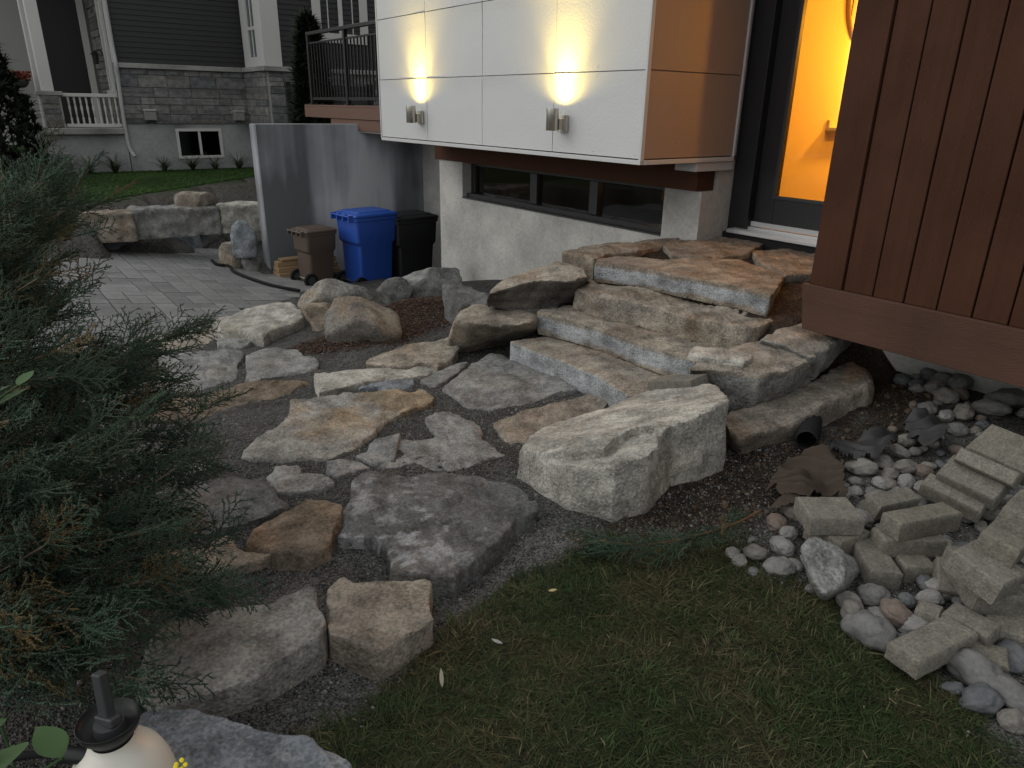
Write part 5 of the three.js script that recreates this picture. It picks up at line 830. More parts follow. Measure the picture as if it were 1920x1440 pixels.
// ---------------------------------------------------------------- river pebbles
{
  const R = rngOf(77), variants = [];
  for (let v = 0; v < 9; v++) {
    const g = new THREE.IcosahedronGeometry(1, 14), p = g.attributes.position, c = new Float32Array(p.count * 3), uv = new Float32Array(p.count * 2), s = v * 4.7;
    const tone = [[0.33, 0.32, 0.30], [0.26, 0.255, 0.245], [0.38, 0.36, 0.32], [0.22, 0.225, 0.23], [0.30, 0.28, 0.25], [0.42, 0.41, 0.39], [0.30, 0.24, 0.20], [0.20, 0.205, 0.215], [0.36, 0.345, 0.31]][v];
    for (let i = 0; i < p.count; i++) {
      let x = p.getX(i), y = p.getY(i), z = p.getZ(i); const k = (1 + 0.42 * fbm(x * 0.8 + s, y * 0.8, z * 0.8, 2) + 0.09 * nz(x * 2.6, y * 2.6, z * 2.6 + s) + 0.012 * nz(x * 12, y * 12, z * 12)) * (v % 3 === 1 ? 1 - 0.22 * sstep(0.45, 0.9, x * 0.6 + y * 0.5 + z * 0.6) : 1);
      const m = 1 + 0.45 * fbm(x * 1.6 + s, y * 1.6, z * 1.6, 4) + 0.30 * nz(x * 9, y * 9, z * 9 + s); c.set(tone.map((q) => q * m * 0.5), 3 * i); uv.set([x * 0.06 + y * 0.04, z * 0.06 + y * 0.04], 2 * i);
      p.setXYZ(i, x * k, y * k, z * k);
    }
    g.setAttribute('color', new THREE.BufferAttribute(c, 3)); g.setAttribute('uv', new THREE.BufferAttribute(uv, 2)); g.deleteAttribute('normal'); 
    const gi = (() => { const map = new Map(), id = [], np = [], ncx = [], nu = []; for (let i = 0; i < p.count; i++) { const key = p.getX(i).toFixed(4) + p.getY(i).toFixed(4) + p.getZ(i).toFixed(4); let q = map.get(key); if (q === undefined) { q = np.length / 3; map.set(key, q); np.push(p.getX(i), p.getY(i), p.getZ(i)); ncx.push(c[3 * i], c[3 * i + 1], c[3 * i + 2]); nu.push(uv[2 * i], uv[2 * i + 1]); } id.push(q); } const o = new THREE.BufferGeometry(); o.setAttribute('position', new THREE.Float32BufferAttribute(np, 3)); o.setAttribute('color', new THREE.Float32BufferAttribute(ncx, 3)); o.setAttribute('uv', new THREE.Float32BufferAttribute(nu, 2)); o.setIndex(id); o.computeVertexNormals(); return o; })();
    variants.push(gi);
  }
  const GP = 'river pebbles beside the lawn', done = [];
  const put = (x, z, r, label, v, lift = 0, flat = 0) => {
    v ??= Math.floor(R() * 9); const m = single('pebble', variants[v], M.smoothStone, typeof label === 'string' ? label : label(x, z, v), 'pebble', null, GP);
    const sx = r * (0.9 + R() * 0.35), sz = r * (0.75 + R() * 0.25), sy = r * (flat || 0.55 + R() * 0.25);
    m.scale.set(sx, sy, sz); m.rotation.set((R() - 0.5) * 0.5, R() * 6.283, (R() - 0.5) * 0.5); m.position.set(x, groundY(x, z) - 0.004 + sy * 0.66 + lift, z); done.push([x, z, r]); return m;
  };
  const TONE = ['grey', 'grey', 'buff', 'dark', 'brownish', 'pale', 'pinkish', 'dark', 'buff'];
  const L = (x, z, v) => z < -3.35 ? `${TONE[v]} river pebble in the shade under the brown wall` : x < -1.28 && z > -2.45 ? `${TONE[v]} river pebble between the cut branch and square topped paver` : x < -0.85 && z < -2.45 ? `${TONE[v]} river pebble between the torn fabric and leaning pavers` : z > -2.3 ? `${TONE[v]} river pebble along the lawn edge beside the pavers` : `${TONE[v]} river pebble wedged among the stacked pavers`;
  const hand = [[1614, 877, 25, 2], [1655, 862, 21, 4], [1684, 846, 18, 2], [1700, 830, 16, 8], [1652, 903, 20, 5], [1696, 873, 22, 4], [1666, 905, 18, 4], [1603, 917, 15, 5], [1637, 918, 14, 1], [1700, 900, 18, 5], [1648, 933, 22, 8], [1458, 973, 22, 6], [1490, 955, 20, 4], [1480, 990, 20, 5], [1413, 996, 9, 1], [1468, 1016, 22, 5], [1420, 1026, 26, 4], [1376, 1022, 16, 5], [1388, 1037, 17, 8], [1465, 1052, 24, 0], [1492, 1048, 18, 8], [1414, 1055, 12, 1], [1620, 1050, 14, 3], [1590, 1060, 16, 3], [1640, 1115, 28, 1], [1700, 1120, 18, 3], [1600, 1140, 26, 4], [1645, 1142, 20, 0], [1745, 1118, 22, 5], [1630, 1178, 46, 1], [1715, 1165, 26, 5], [1768, 1105, 24, 5], [1830, 1252, 48, 1], [1895, 1290, 44, 1], [1840, 1300, 40, 7], [1790, 1272, 18, 7], [1900, 1220, 30, 3], [1740, 1090, 20, 3], [1560, 1005, 18, 1], [1530, 1010, 14, 4], [1790, 745, 26, 1], [1770, 765, 24, 4], [1820, 720, 24, 7], [1750, 750, 20, 4], [1740, 720, 18, 3], [1720, 700, 16, 7], [1700, 690, 14, 7], [1860, 740, 30, 7], [1890, 775, 28, 1], [1850, 790, 24, 1], [1800, 795, 22, 4], [1760, 735, 20, 1], [1690, 725, 16, 3], [1715, 745, 14, 4], [1905, 720, 22, 7], [1735, 780, 16, 1], [1770, 795, 14, 5], [1790, 820, 18, 1], [1740, 820, 14, 4]];
  for (const [a, b, r, v] of hand) { const y0 = 0.04, p = atPlane(a, b, y0), rr = r / FOCAL * p.distanceTo(CAM) / rayDir(a, b).length() * 1.02; put(p.x, p.z, rr, L, v); }
  const pk = atPlane(1678, 1148, 0.04); put(pk.x, pk.z, 0.055, 'large reddish tan pebble beside the small paver piece', 6, 0.01);
  const poly = regionPx(0.02, [[1450, 975], [1540, 900], [1600, 850], [1690, 790], [1690, 700], [1760, 690], [1960, 690], [2050, 900], [2050, 1300], [1960, 1430], [1860, 1350], [1760, 1240], [1560, 1140], [1440, 1050]]);
  let tries = 0, n = 0; while (n < 170 && tries++ < 9000) {
    const x = -2.0 + R() * 2.6, z = -4.4 + R() * 2.9; if (sdPoly(poly, x, z) > -0.02) continue; const r = 0.022 + R() * R() * 0.04;
    if (done.some(([a, b, c]) => Math.hypot(a - x, b - z) < (c + r) * 0.72)) continue; put(x, z, r, L); n++;
  }
}
// ---------------------------------------------------------------- torn landscape fabric and pipe
function cloth(name, label, cat, pts, y, amp, mat, seed, lift = 0) {
  const P = pts.map(([a, b]) => { const p = atPlane(a, b, y); return [p.x, p.z]; }); const xs = P.map((p) => p[0]), zs = P.map((p) => p[1]);
  const x0 = Math.min(...xs), x1 = Math.max(...xs), z0 = Math.min(...zs), z1 = Math.max(...zs), c = 0.012, nx = Math.ceil((x1 - x0) / c), nn = Math.ceil((z1 - z0) / c), pos = [], idx = [], uv = [], id = {};
  const h = (x, z) => { const w = 0.12 * nz(x * 5, seed, z * 5), f = Math.sin((x * 0.8 + z * 0.6 + w) * 34 + seed), g = Math.sin((x * 0.5 - z * 0.9 + w) * 21 + seed * 2); return Math.max(groundY(x, z) + 0.012 + 0.004 * (f + 1), y + amp * (0.38 * (1 - Math.abs(f)) * 1.6 + 0.3 * g - 0.1 + 0.12 * nz(x * 30, seed, z * 30))) + lift; };
  const vert = (i, j) => { const k = i + ',' + j; if (id[k] === undefined) { id[k] = pos.length / 3; const x = x0 + i * c, z = z0 + j * c; pos.push(x, h(x, z), z); uv.push(x, z); } return id[k]; };
  for (let j = 0; j < nn; j++) for (let i = 0; i < nx; i++) { const x = x0 + (i + 0.5) * c, z = z0 + (j + 0.5) * c; if (sdPoly(P, x, z) + 0.007 * nz(x * 12, seed, z * 12) > 0) continue; const a = vert(i, j), b = vert(i + 1, j), d = vert(i, j + 1), e = vert(i + 1, j + 1); idx.push(a, d, b, b, d, e); }
  const g = new THREE.BufferGeometry(); g.setAttribute('position', new THREE.Float32BufferAttribute(pos, 3)); g.setAttribute('uv', new THREE.Float32BufferAttribute(uv, 2)); g.setIndex(idx); g.computeVertexNormals();
  return single(name, g, mat, label, cat);
}
const fabricMat = S({ color: col(0.062, 0.048, 0.037), bumpMap: concBump, bumpScale: 0.002, roughness: 1, side: THREE.DoubleSide });
const plasticMat = S({ color: col(0.022, 0.021, 0.021), roughness: 0.6, side: THREE.DoubleSide });
cloth('torn_fabric', 'crumpled brown landscape fabric torn open on the soil', 'fabric', P1([420, 780], [510, 640], [640, 588], [800, 585], [860, 690], [890, 860], [790, 800], [640, 850], [500, 830]), 0.075, 0.07, fabricMat, 3);
cloth('torn_fabric', 'pointed flap of brown fabric beside the square topped paver', 'fabric', P1([440, 890], [560, 830], [700, 790], [640, 840], [600, 890], [520, 900]), 0.06, 0.05, fabricMat, 7);
cloth('torn_plastic', 'strip of black plastic sheet behind the round pebbles', 'plastic', P1([780, 540], [900, 510], [1060, 480], [1150, 450], [1190, 540], [1050, 590], [900, 610], [800, 600]), 0.10, 0.07, plasticMat, 9);
cloth('torn_plastic', 'scrap of black plastic below the brown skirt board', 'plastic', P1([1220, 400], [1300, 360], [1420, 400], [1480, 460], [1440, 540], [1340, 520], [1250, 470]), 0.13, 0.07, plasticMat, 12);
{
  const c = atPlane(1512, 826, 0.08), g = thing('drain_pipe', 'black drain pipe mouth poking out under the long low block', 'pipe', c);
  const d = V(0.45, 0.1, 0.88).normalize(); const side = new THREE.Quaternion().setFromUnitVectors(V(0, 1, 0), d);
  const prof = []; for (let k = 0; k <= 30; k++) prof.push(new THREE.Vector2(0.05 + 0.004 * Math.sin(k * 1.6), -0.4 + k * 0.0135)); prof.push(new THREE.Vector2(0.045, 0.005), new THREE.Vector2(0.045, -0.4));
  mesh('corrugated_tube', new THREE.LatheGeometry(prof, 32).applyQuaternion(side), M.blackMatte, g);
}
// ---------------------------------------------------------------- pump sprayer
{
  const top = (() => { const d = rayDir(208, 1372), t = 1.68 / d.length(); return CAM.clone().addScaledVector(d, t); })();
  const gy = groundY(top.x, top.z) - 0.01, H = top.y - gy;           // neck height above the ground
  const g = thing('pump_sprayer', 'white pump sprayer with black funnel cap, pump handle and hose', 'sprayer', V(top.x, gy, top.z)); g.rotation.y = 0.5;
  const r = 0.098, pr = [[0, 0], [r * 0.92, 0], [r, 0.02], [r, H * 0.62], [r * 0.99, H * 0.68], [r * 0.93, H * 0.77], [r * 0.80, H * 0.85], [r * 0.60, H * 0.91], [r * 0.42, H * 0.945], [r * 0.38, H * 0.97]].map(([a, b]) => new THREE.Vector2(a, b));
  mesh('tank', new THREE.LatheGeometry(pr, 48), new THREE.MeshPhysicalMaterial({ color: col(0.66, 0.64, 0.56), roughness: 0.4 }), g);
  const fn = [[0.034, H * 0.955], [0.037, H * 0.985], [0.050, H + 0.010], [0.056, H + 0.030], [0.053, H + 0.031], [0.044, H + 0.010], [0.0, H + 0.004]].map(([a, b]) => new THREE.Vector2(a, b));
  const cap = mesh('funnel_cap', new THREE.LatheGeometry(fn, 40), M.black, g);
  mesh('pump_collar', new THREE.CylinderGeometry(0.026, 0.030, 0.02, 24).translate(0, H + 0.014, 0), M.charcoal, cap);
  const hg = mergeGeometries([rbox(-0.012, 0.012, 0.0, 0.105, -0.010, 0.010, 0.004, 2), rbox(-0.024, 0.024, 0.0, 0.018, -0.012, 0.012, 0.004, 2)]); hg.rotateZ(0.18); hg.rotateX(-0.15); hg.translate(0, H + 0.02, 0);
  mesh('pump_handle', hg, M.charcoal, g);
  mesh('outlet', cyl(0.016, 0.015, V(-0.03, H * 0.90, 0.03), V(-0.075, H * 0.93, 0.06), 14), M.black, g);
  mesh('hose', tube([V(-0.07, H * 0.93, 0.055), V(-0.13, H * 0.96, 0.11), V(-0.20, H * 0.86, 0.18), V(-0.25, H * 0.6, 0.24), V(-0.22, 0.1, 0.28), V(-0.1, 0.015, 0.25)], 0.007, 50, 8), M.rubber, g);
}
// ---------------------------------------------------------------- plants
const leafMat = (c) => new THREE.MeshPhysicalMaterial({ color: c, roughness: 0.75, specularIntensity: 0.4, side: THREE.DoubleSide });
// juniper spray: a stem with two ranks of side twigs, each set with short pointed scale leaves
function sprayGeo(seed, L) {
  const R = rngOf(seed), pos = [], idx = [];
  const spike = (a, d, len, r) => {                                   // three-sided spindle
    const t = V(0, 1, 0).cross(d); if (t.lengthSq() < 1e-4) t.set(1, 0, 0); t.normalize(); const u = t.clone().cross(d), b = pos.length / 3, m = a.clone().addScaledVector(d, len * 0.4), e = a.clone().addScaledVector(d, len);
    pos.push(a.x, a.y, a.z); for (let k = 0; k < 3; k++) { const q = k * 2.094; pos.push(m.x + (t.x * Math.cos(q) + u.x * Math.sin(q)) * r, m.y + (t.y * Math.cos(q) + u.y * Math.sin(q)) * r, m.z + (t.z * Math.cos(q) + u.z * Math.sin(q)) * r); } pos.push(e.x, e.y, e.z);
    for (let k = 0; k < 3; k++) { const p = b + 1 + k, n = b + 1 + (k + 1) % 3; idx.push(b, p, n, p, b + 4, n); }
  };
  const twig = (a, d, len, lvl) => {
    const n = Math.max(3, Math.round(len / 0.0085)); let p = a.clone(), dir = d.clone();
    for (let i = 0; i < n; i++) {
      const s = len / n; dir.add(V((R() - 0.5) * 0.14, (R() - 0.5) * 0.14 - 0.012, (R() - 0.5) * 0.14)).normalize();
      spike(p, dir, s * 1.7, 0.0021 + 0.0006 * (lvl === 0 ? 1 : 0));
      const e = dir.clone().add(V((R() - 0.5), (R() - 0.5) * 0.8, (R() - 0.5)).multiplyScalar(0.9)).normalize(); spike(p, e, 0.011 + R() * 0.006, 0.0018);
      p.addScaledVector(dir, s);
      if (lvl < 2 && i > 1 && i < n - 1 && (lvl === 0 ? i % 2 === 0 : i % 3 === 0)) { const sgn = (i >> (lvl === 0 ? 1 : 0)) % 2 ? 1 : -1, side = V(0, 0, 1).cross(dir).multiplyScalar(0).add(V((R() - 0.5) * 0.3, (R() - 0.5) * 0.35, sgn * 0.75)); twig(p, dir.clone().multiplyScalar(0.85).add(side).normalize(), len * (lvl === 0 ? 0.42 * (1 - 0.6 * i / n) + 0.05 : 0.35), lvl + 1); }
    }
  };
  twig(V(0, 0, 0), V(1, 0, 0), L, 0);
  const g = new THREE.BufferGeometry(); g.setAttribute('position', new THREE.Float32BufferAttribute(pos, 3)); g.setIndex(idx); g.computeVertexNormals(); return g;
}
const SPRAYS = [sprayGeo(3, 0.17), sprayGeo(8, 0.2), sprayGeo(13, 0.15)];
const juniperMat = leafMat(col(1, 1, 1));
function juniperFoliage(parent, list, seed) {
  const R = rngOf(seed);
  SPRAYS.forEach((g, v) => {
    const mine = list.filter((_, i) => i % 3 === v); if (!mine.length) return; const im = new THREE.InstancedMesh(g, juniperMat, mine.length); im.name = 'foliage'; im.userData.kind = 'stuff'; im.castShadow = im.receiveShadow = true;
    const o = new THREE.Object3D(), q = new THREE.Quaternion();
    mine.forEach(([p, d, s, tip], i) => { o.position.copy(p); o.quaternion.setFromUnitVectors(V(1, 0, 0), d).multiply(q.setFromAxisAngle(V(1, 0, 0), R() * 6.283)); o.scale.setScalar(s); o.updateMatrix(); im.setMatrixAt(i, o.matrix); const k = 0.55 + R() * 0.8, y = R(); im.setColorAt(i, R() < 0.06 ? col(0.10 * k, 0.075 * k, 0.035 * k) : col(lerp(0.036, 0.070, y) * k, lerp(0.068, 0.098, y) * k, lerp(0.042, 0.066, y) * k)); });
    parent.add(im);
  });
}
function branchRun(curve, list, R, n, from, s0, spread) {
  for (let i = 0; i < n; i++) {
    const t = from + (1 - from) * (i + R()) / n, p = curve.getPoint(t), d = curve.getTangent(t).add(V((R() - 0.5), (R() - 0.42) * 0.9, (R() - 0.5)).multiplyScalar(spread * (1.25 - 0.7 * t))).normalize();
    list.push([p, d, s0 * (0.7 + R() * 0.6), t]);
  }
  list.push([curve.getPoint(0.97), curve.getTangent(1), s0, 1]);
}
{
  const g = thing('juniper_shrub', 'large feathery green juniper shrub spreading over the path', 'shrub', V(0, 0, 0)), R = rngOf(41), list = [], stems = [];
  const tips = [[10, 352, 3.5], [60, 362, 3.6], [110, 380, 3.75], [75, 405, 3.5], [130, 398, 3.8], [40, 430, 3.2], [70, 450, 3.45], [30, 490, 3.25], [40, 525, 3.3], [-10, 520, 3.0], [20, 545, 3.1], [0, 400, 3.1], [40, 385, 3.4],
    [130, 562, 3.25], [30, 600, 3.0], [50, 665, 3.05], [0, 610, 2.9], [-10, 640, 2.7], [-20, 600, 2.6], [330, 630, 3.3], [285, 665, 3.2], [215, 665, 3.15], [140, 670, 3.0], [185, 700, 3.0], [250, 715, 3.0], [275, 745, 3.0], [180, 720, 2.85], [140, 700, 2.75], [120, 760, 2.7], [215, 780, 2.85],
    [270, 820, 2.85], [340, 850, 2.9], [300, 900, 2.7], [230, 870, 2.65], [280, 960, 2.5], [210, 940, 2.45], [160, 890, 2.45], [320, 1005, 2.5], [230, 1010, 2.35], [390, 1092, 2.4], [300, 1110, 2.28], [230, 1170, 2.15], [150, 1130, 2.05], [70, 1110, 1.95], [100, 1185, 1.95], [40, 1010, 1.95], [10, 910, 2.05], [80, 965, 2.15], [130, 1000, 2.2], [20, 790, 2.25], [80, 805, 2.4], [130, 810, 2.5], [180, 1075, 2.15], [0, 1130, 1.85], [45, 870, 2.15], [0, 700, 2.3], [190, 985, 2.35], [260, 1050, 2.3], [100, 885, 2.3], [160, 835, 2.5], [60, 725, 2.45], [100, 725, 2.6], [0, 560, 2.85], [30, 450, 3.25], [-20, 470, 2.9], [-40, 420, 3.0], [-60, 600, 2.6], [-50, 900, 2.1], [-40, 1100, 1.9], [130, 1070, 2.1], [80, 1050, 2.05], [30, 1170, 1.9], [40, 1215, 1.85], [90, 1222, 1.9], [0, 1240, 1.8], [80, 1250, 1.88], [-30, 1200, 1.8]];
  const base = V(-3.05, 0.02, 0.8);
  for (const [a, b, d] of tips) for (let k = 0; k < (a > 135 || R() < 0.5 ? 1 : 2); k++) {
    const edge = a > 135;
    const dir = rayDir(a + (R() - 0.5) * 24 * k, b + (R() - 0.3) * 40 * k), tip = CAM.clone().addScaledVector(dir, d / dir.length() * (1 + 0.06 * k));
    tip.y = Math.max(tip.y, groundY(tip.x, tip.z) + 0.05);
    const s = base.clone().add(V((R() - 0.5) * 0.5, 0, (R() - 0.5) * 0.4)), mid = s.clone().lerp(tip, 0.5); mid.y = Math.max(mid.y * 0.9, groundY(mid.x, mid.z) + 0.06) + 0.05; const m2 = s.clone().lerp(tip, 0.8); m2.y = lerp(mid.y, tip.y, 0.7) + (R() - 0.3) * 0.05;
    const c = new THREE.CatmullRomCurve3([s, mid, m2, tip]); stems.push(new THREE.TubeGeometry(c, 14, 0.0065, 5)); const len = c.getLength();
    branchRun(c, list, R, Math.round(len * (edge ? 4.5 : 5.5)), edge ? 0.62 : 0.42, 0.95, edge ? 0.6 : 0.8);
    for (let q = 0; q < (edge ? 2 : 3); q++) { const t0 = (edge ? 0.66 : 0.5) + R() * (edge ? 0.3 : 0.45), p = c.getPoint(t0), d2 = c.getTangent(t0).add(V((R() - 0.5) * 1.5, (R() - 0.4) * 0.9, (R() - 0.5) * 1.5)).normalize(), e = p.clone().addScaledVector(d2, 0.12 + R() * 0.18); e.y = Math.max(e.y, groundY(e.x, e.z) + 0.04); const c2 = new THREE.LineCurve3(p, e); stems.push(new THREE.TubeGeometry(c2, 3, 0.0025, 4)); branchRun(c2, list, R, 3, 0.1, 0.8, 0.8); }
  }
  mesh('branch', mergeGeometries(stems), S({ color: col(0.12, 0.085, 0.058), roughness: 1 }), g); juniperFoliage(g, list, 5);
  console.log('juniper sprays', list.length, SPRAYS.map((s) => s.index.count / 3).join(' '));
}
{
  const g = thing('cut_branch', 'cut juniper branch lying on the bare soil edge of the lawn', 'branch', V(0, 0, 0)), R = rngOf(6), list = [], at = (a, b, y) => atPlane(a, b, y);
  const c = new THREE.CatmullRomCurve3([at(1425, 958, 0.09), at(1370, 985, 0.10), at(1290, 1008, 0.09), at(1200, 1022, 0.08), at(1125, 1014, 0.06)]);
  mesh('stem', new THREE.TubeGeometry(c, 20, 0.005, 6), S({ color: col(0.13, 0.07, 0.035), roughness: 1 }), g); branchRun(c, list, R, 34, 0.05, 0.75, 0.6); juniperFoliage(g, list, 9);
}
// lawn: short bent blades, uneven in colour
function tuftGeo(seed, n, h, w, lean) {
  const R = rngOf(seed), pos = [], idx = [];
  for (let b = 0; b < n; b++) {
    const a = R() * 6.283, d = V(Math.cos(a), 0, Math.sin(a)), s = V(-d.z, 0, d.x), x = (R() - 0.5) * 0.03, z = (R() - 0.5) * 0.03, H = h * (0.5 + R() * 0.8), l = lean * (0.3 + R()), k = pos.length / 3, ww = w * (0.7 + R() * 0.6);
    [[0, 1], [0.45, 0.9], [0.8, 0.6], [1, 0]].forEach(([t, q], i) => { const o = l * H * t * t, y = H * t * (1 - 0.28 * l * t); for (const e of i === 3 ? [0] : [-1, 1]) pos.push(x + d.x * o + s.x * ww * q * e, y, z + d.z * o + s.z * ww * q * e); });
    idx.push(k, k + 1, k + 2, k + 1, k + 3, k + 2, k + 2, k + 3, k + 4, k + 3, k + 5, k + 4, k + 4, k + 5, k + 6);
  }
  const g = new THREE.BufferGeometry(); g.setAttribute('position', new THREE.Float32BufferAttribute(pos, 3)); g.setIndex(idx); g.computeVertexNormals(); return g;
}
{
  const geos = [tuftGeo(1, 12, 0.026, 0.0012, 1.6), tuftGeo(2, 12, 0.032, 0.0013, 2.0), tuftGeo(3, 10, 0.020, 0.0013, 2.4)], mat = leafMat(col(1, 1, 1)), R = rngOf(15), spots = [];
  for (let t = 0; t < 185000; t++) { const x = -2.6 + R() * 4.8, z = -2.6 + R() * 4.4; const d = sdPoly(LAWN, x, z) + 0.10 * fbm(x * 7, 3, z * 7, 3); if (d > 0.03 || (d > -0.05 && R() < 0.6)) continue; const bare = fbm(x * 3.1, 8, z * 3.1, 3); if (bare > 0.24 && R() < 0.6) continue; spots.push([x, z]); }
  const o = new THREE.Object3D(); 
  geos.forEach((g, v) => { const mine = spots.filter((_, i) => i % 3 === v), im = new THREE.InstancedMesh(g, mat, mine.length); im.name = numbered('lawn_grass'); im.castShadow = im.receiveShadow = true; im.userData = { kind: 'stuff', label: 'short mown lawn grass in front of the stones', category: 'grass' };
    mine.forEach(([x, z], i) => { o.position.set(x, groundY(x, z) - 0.006, z); o.rotation.set((R() - 0.5) * 0.3, R() * 6.283, (R() - 0.5) * 0.3); o.scale.setScalar((0.55 + R() * 0.6) * (1 + 0.9 * fbm(x * 4, 21, z * 4, 2))); o.updateMatrix(); im.setMatrixAt(i, o.matrix); const dry = sstep(-0.12, 0.3, fbm(x * 2.6, 12, z * 2.6, 3) + (R() - 0.5) * 0.8), k = 0.5 + R() * R() * 1.9; im.setColorAt(i, col(lerp(0.024, 0.062, dry) * k, lerp(0.040, 0.054, dry) * k, lerp(0.012, 0.026, dry) * k)); }); scene.add(im); });
  console.log('lawn tufts', spots.length);
  // the neighbour's lawn
  const far = [], fg = tuftGeo(5, 9, 0.038, 0.004, 1.6); for (let t = 0; t < 40000; t++) { const x = -19 + R() * 6.2, z = -6 + R() * 7.5; if (x - 0.85 * (Math.min(z, 1) + 2.54) > -14 || x < -18.4 || (x < -17 && z < -5.8) || (x < -17.85 && z > -1.9)) continue; far.push([x, z]); }
  const im = new THREE.InstancedMesh(fg, mat, far.length); im.name = 'neighbour_lawn'; im.castShadow = im.receiveShadow = true; im.userData = { kind: 'stuff', label: 'green lawn before the neighbouring stone house', category: 'grass' };
  far.forEach(([x, z], i) => { o.position.set(x, groundY(x, z) - 0.01, z); o.rotation.set(0, R() * 6.283, 0); o.scale.setScalar(0.7 + R() * 0.6); o.updateMatrix(); im.setMatrixAt(i, o.matrix); const k = (0.75 + R() * 0.5) * (1 + 0.6 * fbm(x * 0.8, 2, z * 0.8, 3)); im.setColorAt(i, col(0.036 * k, 0.075 * k, 0.016 * k)); }); scene.add(im);
}
// loose grit over the stone dust
{
  const R = rngOf(88), n = 52000, g = new THREE.IcosahedronGeometry(1, 0), im = new THREE.InstancedMesh(g, S({ color: col(1, 1, 1), roughness: 1 }), n), o = new THREE.Object3D(); let i = 0;
  while (i < n) {
    const far = R() < 0.4, x = far ? -5.6 + R() * 3 : -3.6 + R() * 3.2, z = far ? -3.6 + R() * 3.8 : -3.1 + R() * 3.3; if (sdPoly(LAWN, x, z) < -0.06 || (x > -1.2 && R() < 0.5)) continue; if (sdPoly(DRIVE_POLY, x, z) < 0.05) continue;
    const s = 0.0018 + R() * R() * R() * 0.0065; o.position.set(x, groundY(x, z) - 0.003 + fbm(x * 2.2, 0, z * 2.2, 3) * 0.02 + fbm(x * 14, 2, z * 14, 3) * 0.008 + s * 0.3, z); o.rotation.set(R() * 6, R() * 6, 0); o.scale.set(s * (0.7 + R()), s, s * (0.7 + R())); o.updateMatrix(); im.setMatrixAt(i, o.matrix); const k = 0.06 + R() * 0.14; im.setColorAt(i, col(k, k * 0.97, k * 0.92)); i++;
  }
  im.name = 'grit'; im.userData = { kind: 'stuff', label: 'fine grey stone grit between the flagstones', category: 'gravel' }; im.castShadow = im.receiveShadow = true; scene.add(im);
}
// crumbs of soil beside the huge block, chips of wood in the red mulch
{
  const R = rngOf(12), g = new THREE.DodecahedronGeometry(1, 0), n = 900, im = new THREE.InstancedMesh(g, S({ color: col(1, 1, 1), roughness: 1 }), n), o = new THREE.Object3D(); let i = 0;
  while (i < n) { const x = -2.3 + R() * 1.9, z = -4.2 + R() * 2.8; if (sdPoly(SOIL, x, z) > 0.03) continue; const s = 0.003 + R() * R() * R() * 0.018; o.position.set(x, groundY(x, z) - 0.002 + fbm(x * 2.2, 0, z * 2.2, 3) * 0.02 + s * 0.3, z); o.rotation.set(R() * 6, R() * 6, 0); o.scale.set(s * (0.8 + R() * 0.7), s * 0.7, s); o.updateMatrix(); im.setMatrixAt(i, o.matrix); const k = 0.6 + R() * 0.8; im.setColorAt(i, col(0.085 * k, 0.06 * k, 0.042 * k)); i++; }
  im.name = 'soil_crumbs'; im.userData = { kind: 'stuff', label: 'crumbs of brown soil beside the huge pale block', category: 'soil' }; im.castShadow = im.receiveShadow = true; scene.add(im);
  const m = 2600, wood = new THREE.InstancedMesh(new THREE.BoxGeometry(1, 0.2, 0.25), S({ color: col(1, 1, 1), roughness: 1 }), m); let j = 0;
  while (j < m) { const x = -7 + R() * 4, z = -4.6 + R() * 3; if (sdPoly(MULCH, x, z) + 0.1 * nz(x * 6, 0, z * 6) > 0.04) continue; const s = 0.008 + R() * 0.025; o.position.set(x, groundY(x, z) + 0.002 + fbm(x * 2.2, 0, z * 2.2, 3) * 0.02 + s * 0.15, z); o.rotation.set((R() - 0.5) * 0.8, R() * 6, (R() - 0.5) * 0.8); o.scale.set(s, s, s); o.updateMatrix(); wood.setMatrixAt(j, o.matrix); const k = 0.5 + R(); wood.setColorAt(j, col(0.074 * k, 0.046 * k, 0.033 * k)); j++; }
  wood.name = 'wood_mulch'; wood.userData = { kind: 'stuff', label: 'red brown wood mulch round the humped boulder', category: 'mulch' }; wood.castShadow = wood.receiveShadow = true; scene.add(wood);
}
// straw, twigs and leaf bits strewn over grit, soil and lawn
{
  const R = rngOf(30), n = 420, im = new THREE.InstancedMesh(new THREE.BoxGeometry(1, 0.06, 0.08), S({ color: col(1, 1, 1), roughness: 1 }), n), o = new THREE.Object3D();
  for (let i = 0; i < n; i++) { const x = -4.6 + R() * 4.6, z = -3.3 + R() * 3.6, s = 0.006 + R() * R() * 0.03; o.position.set(x, groundY(x, z) + 0.008 + fbm(x * 2.2, 0, z * 2.2, 3) * 0.02 + (sdPoly(LAWN, x, z) < 0 ? 0.016 : 0), z); o.rotation.set((R() - 0.5) * 0.5, R() * 6.283, (R() - 0.5) * 0.5); o.scale.set(s, 0.014 + R() * 0.014, 0.012 + R() * 0.02); o.updateMatrix(); im.setMatrixAt(i, o.matrix); const k = 0.5 + R(); im.setColorAt(i, R() < 0.6 ? col(0.16 * k, 0.125 * k, 0.075 * k) : col(0.08 * k, 0.05 * k, 0.03 * k)); }
  im.name = 'plant_litter'; im.userData = { kind: 'stuff', label: 'straw and twig litter strewn over grit and lawn', category: 'litter' }; im.castShadow = im.receiveShadow = true; scene.add(im);
}
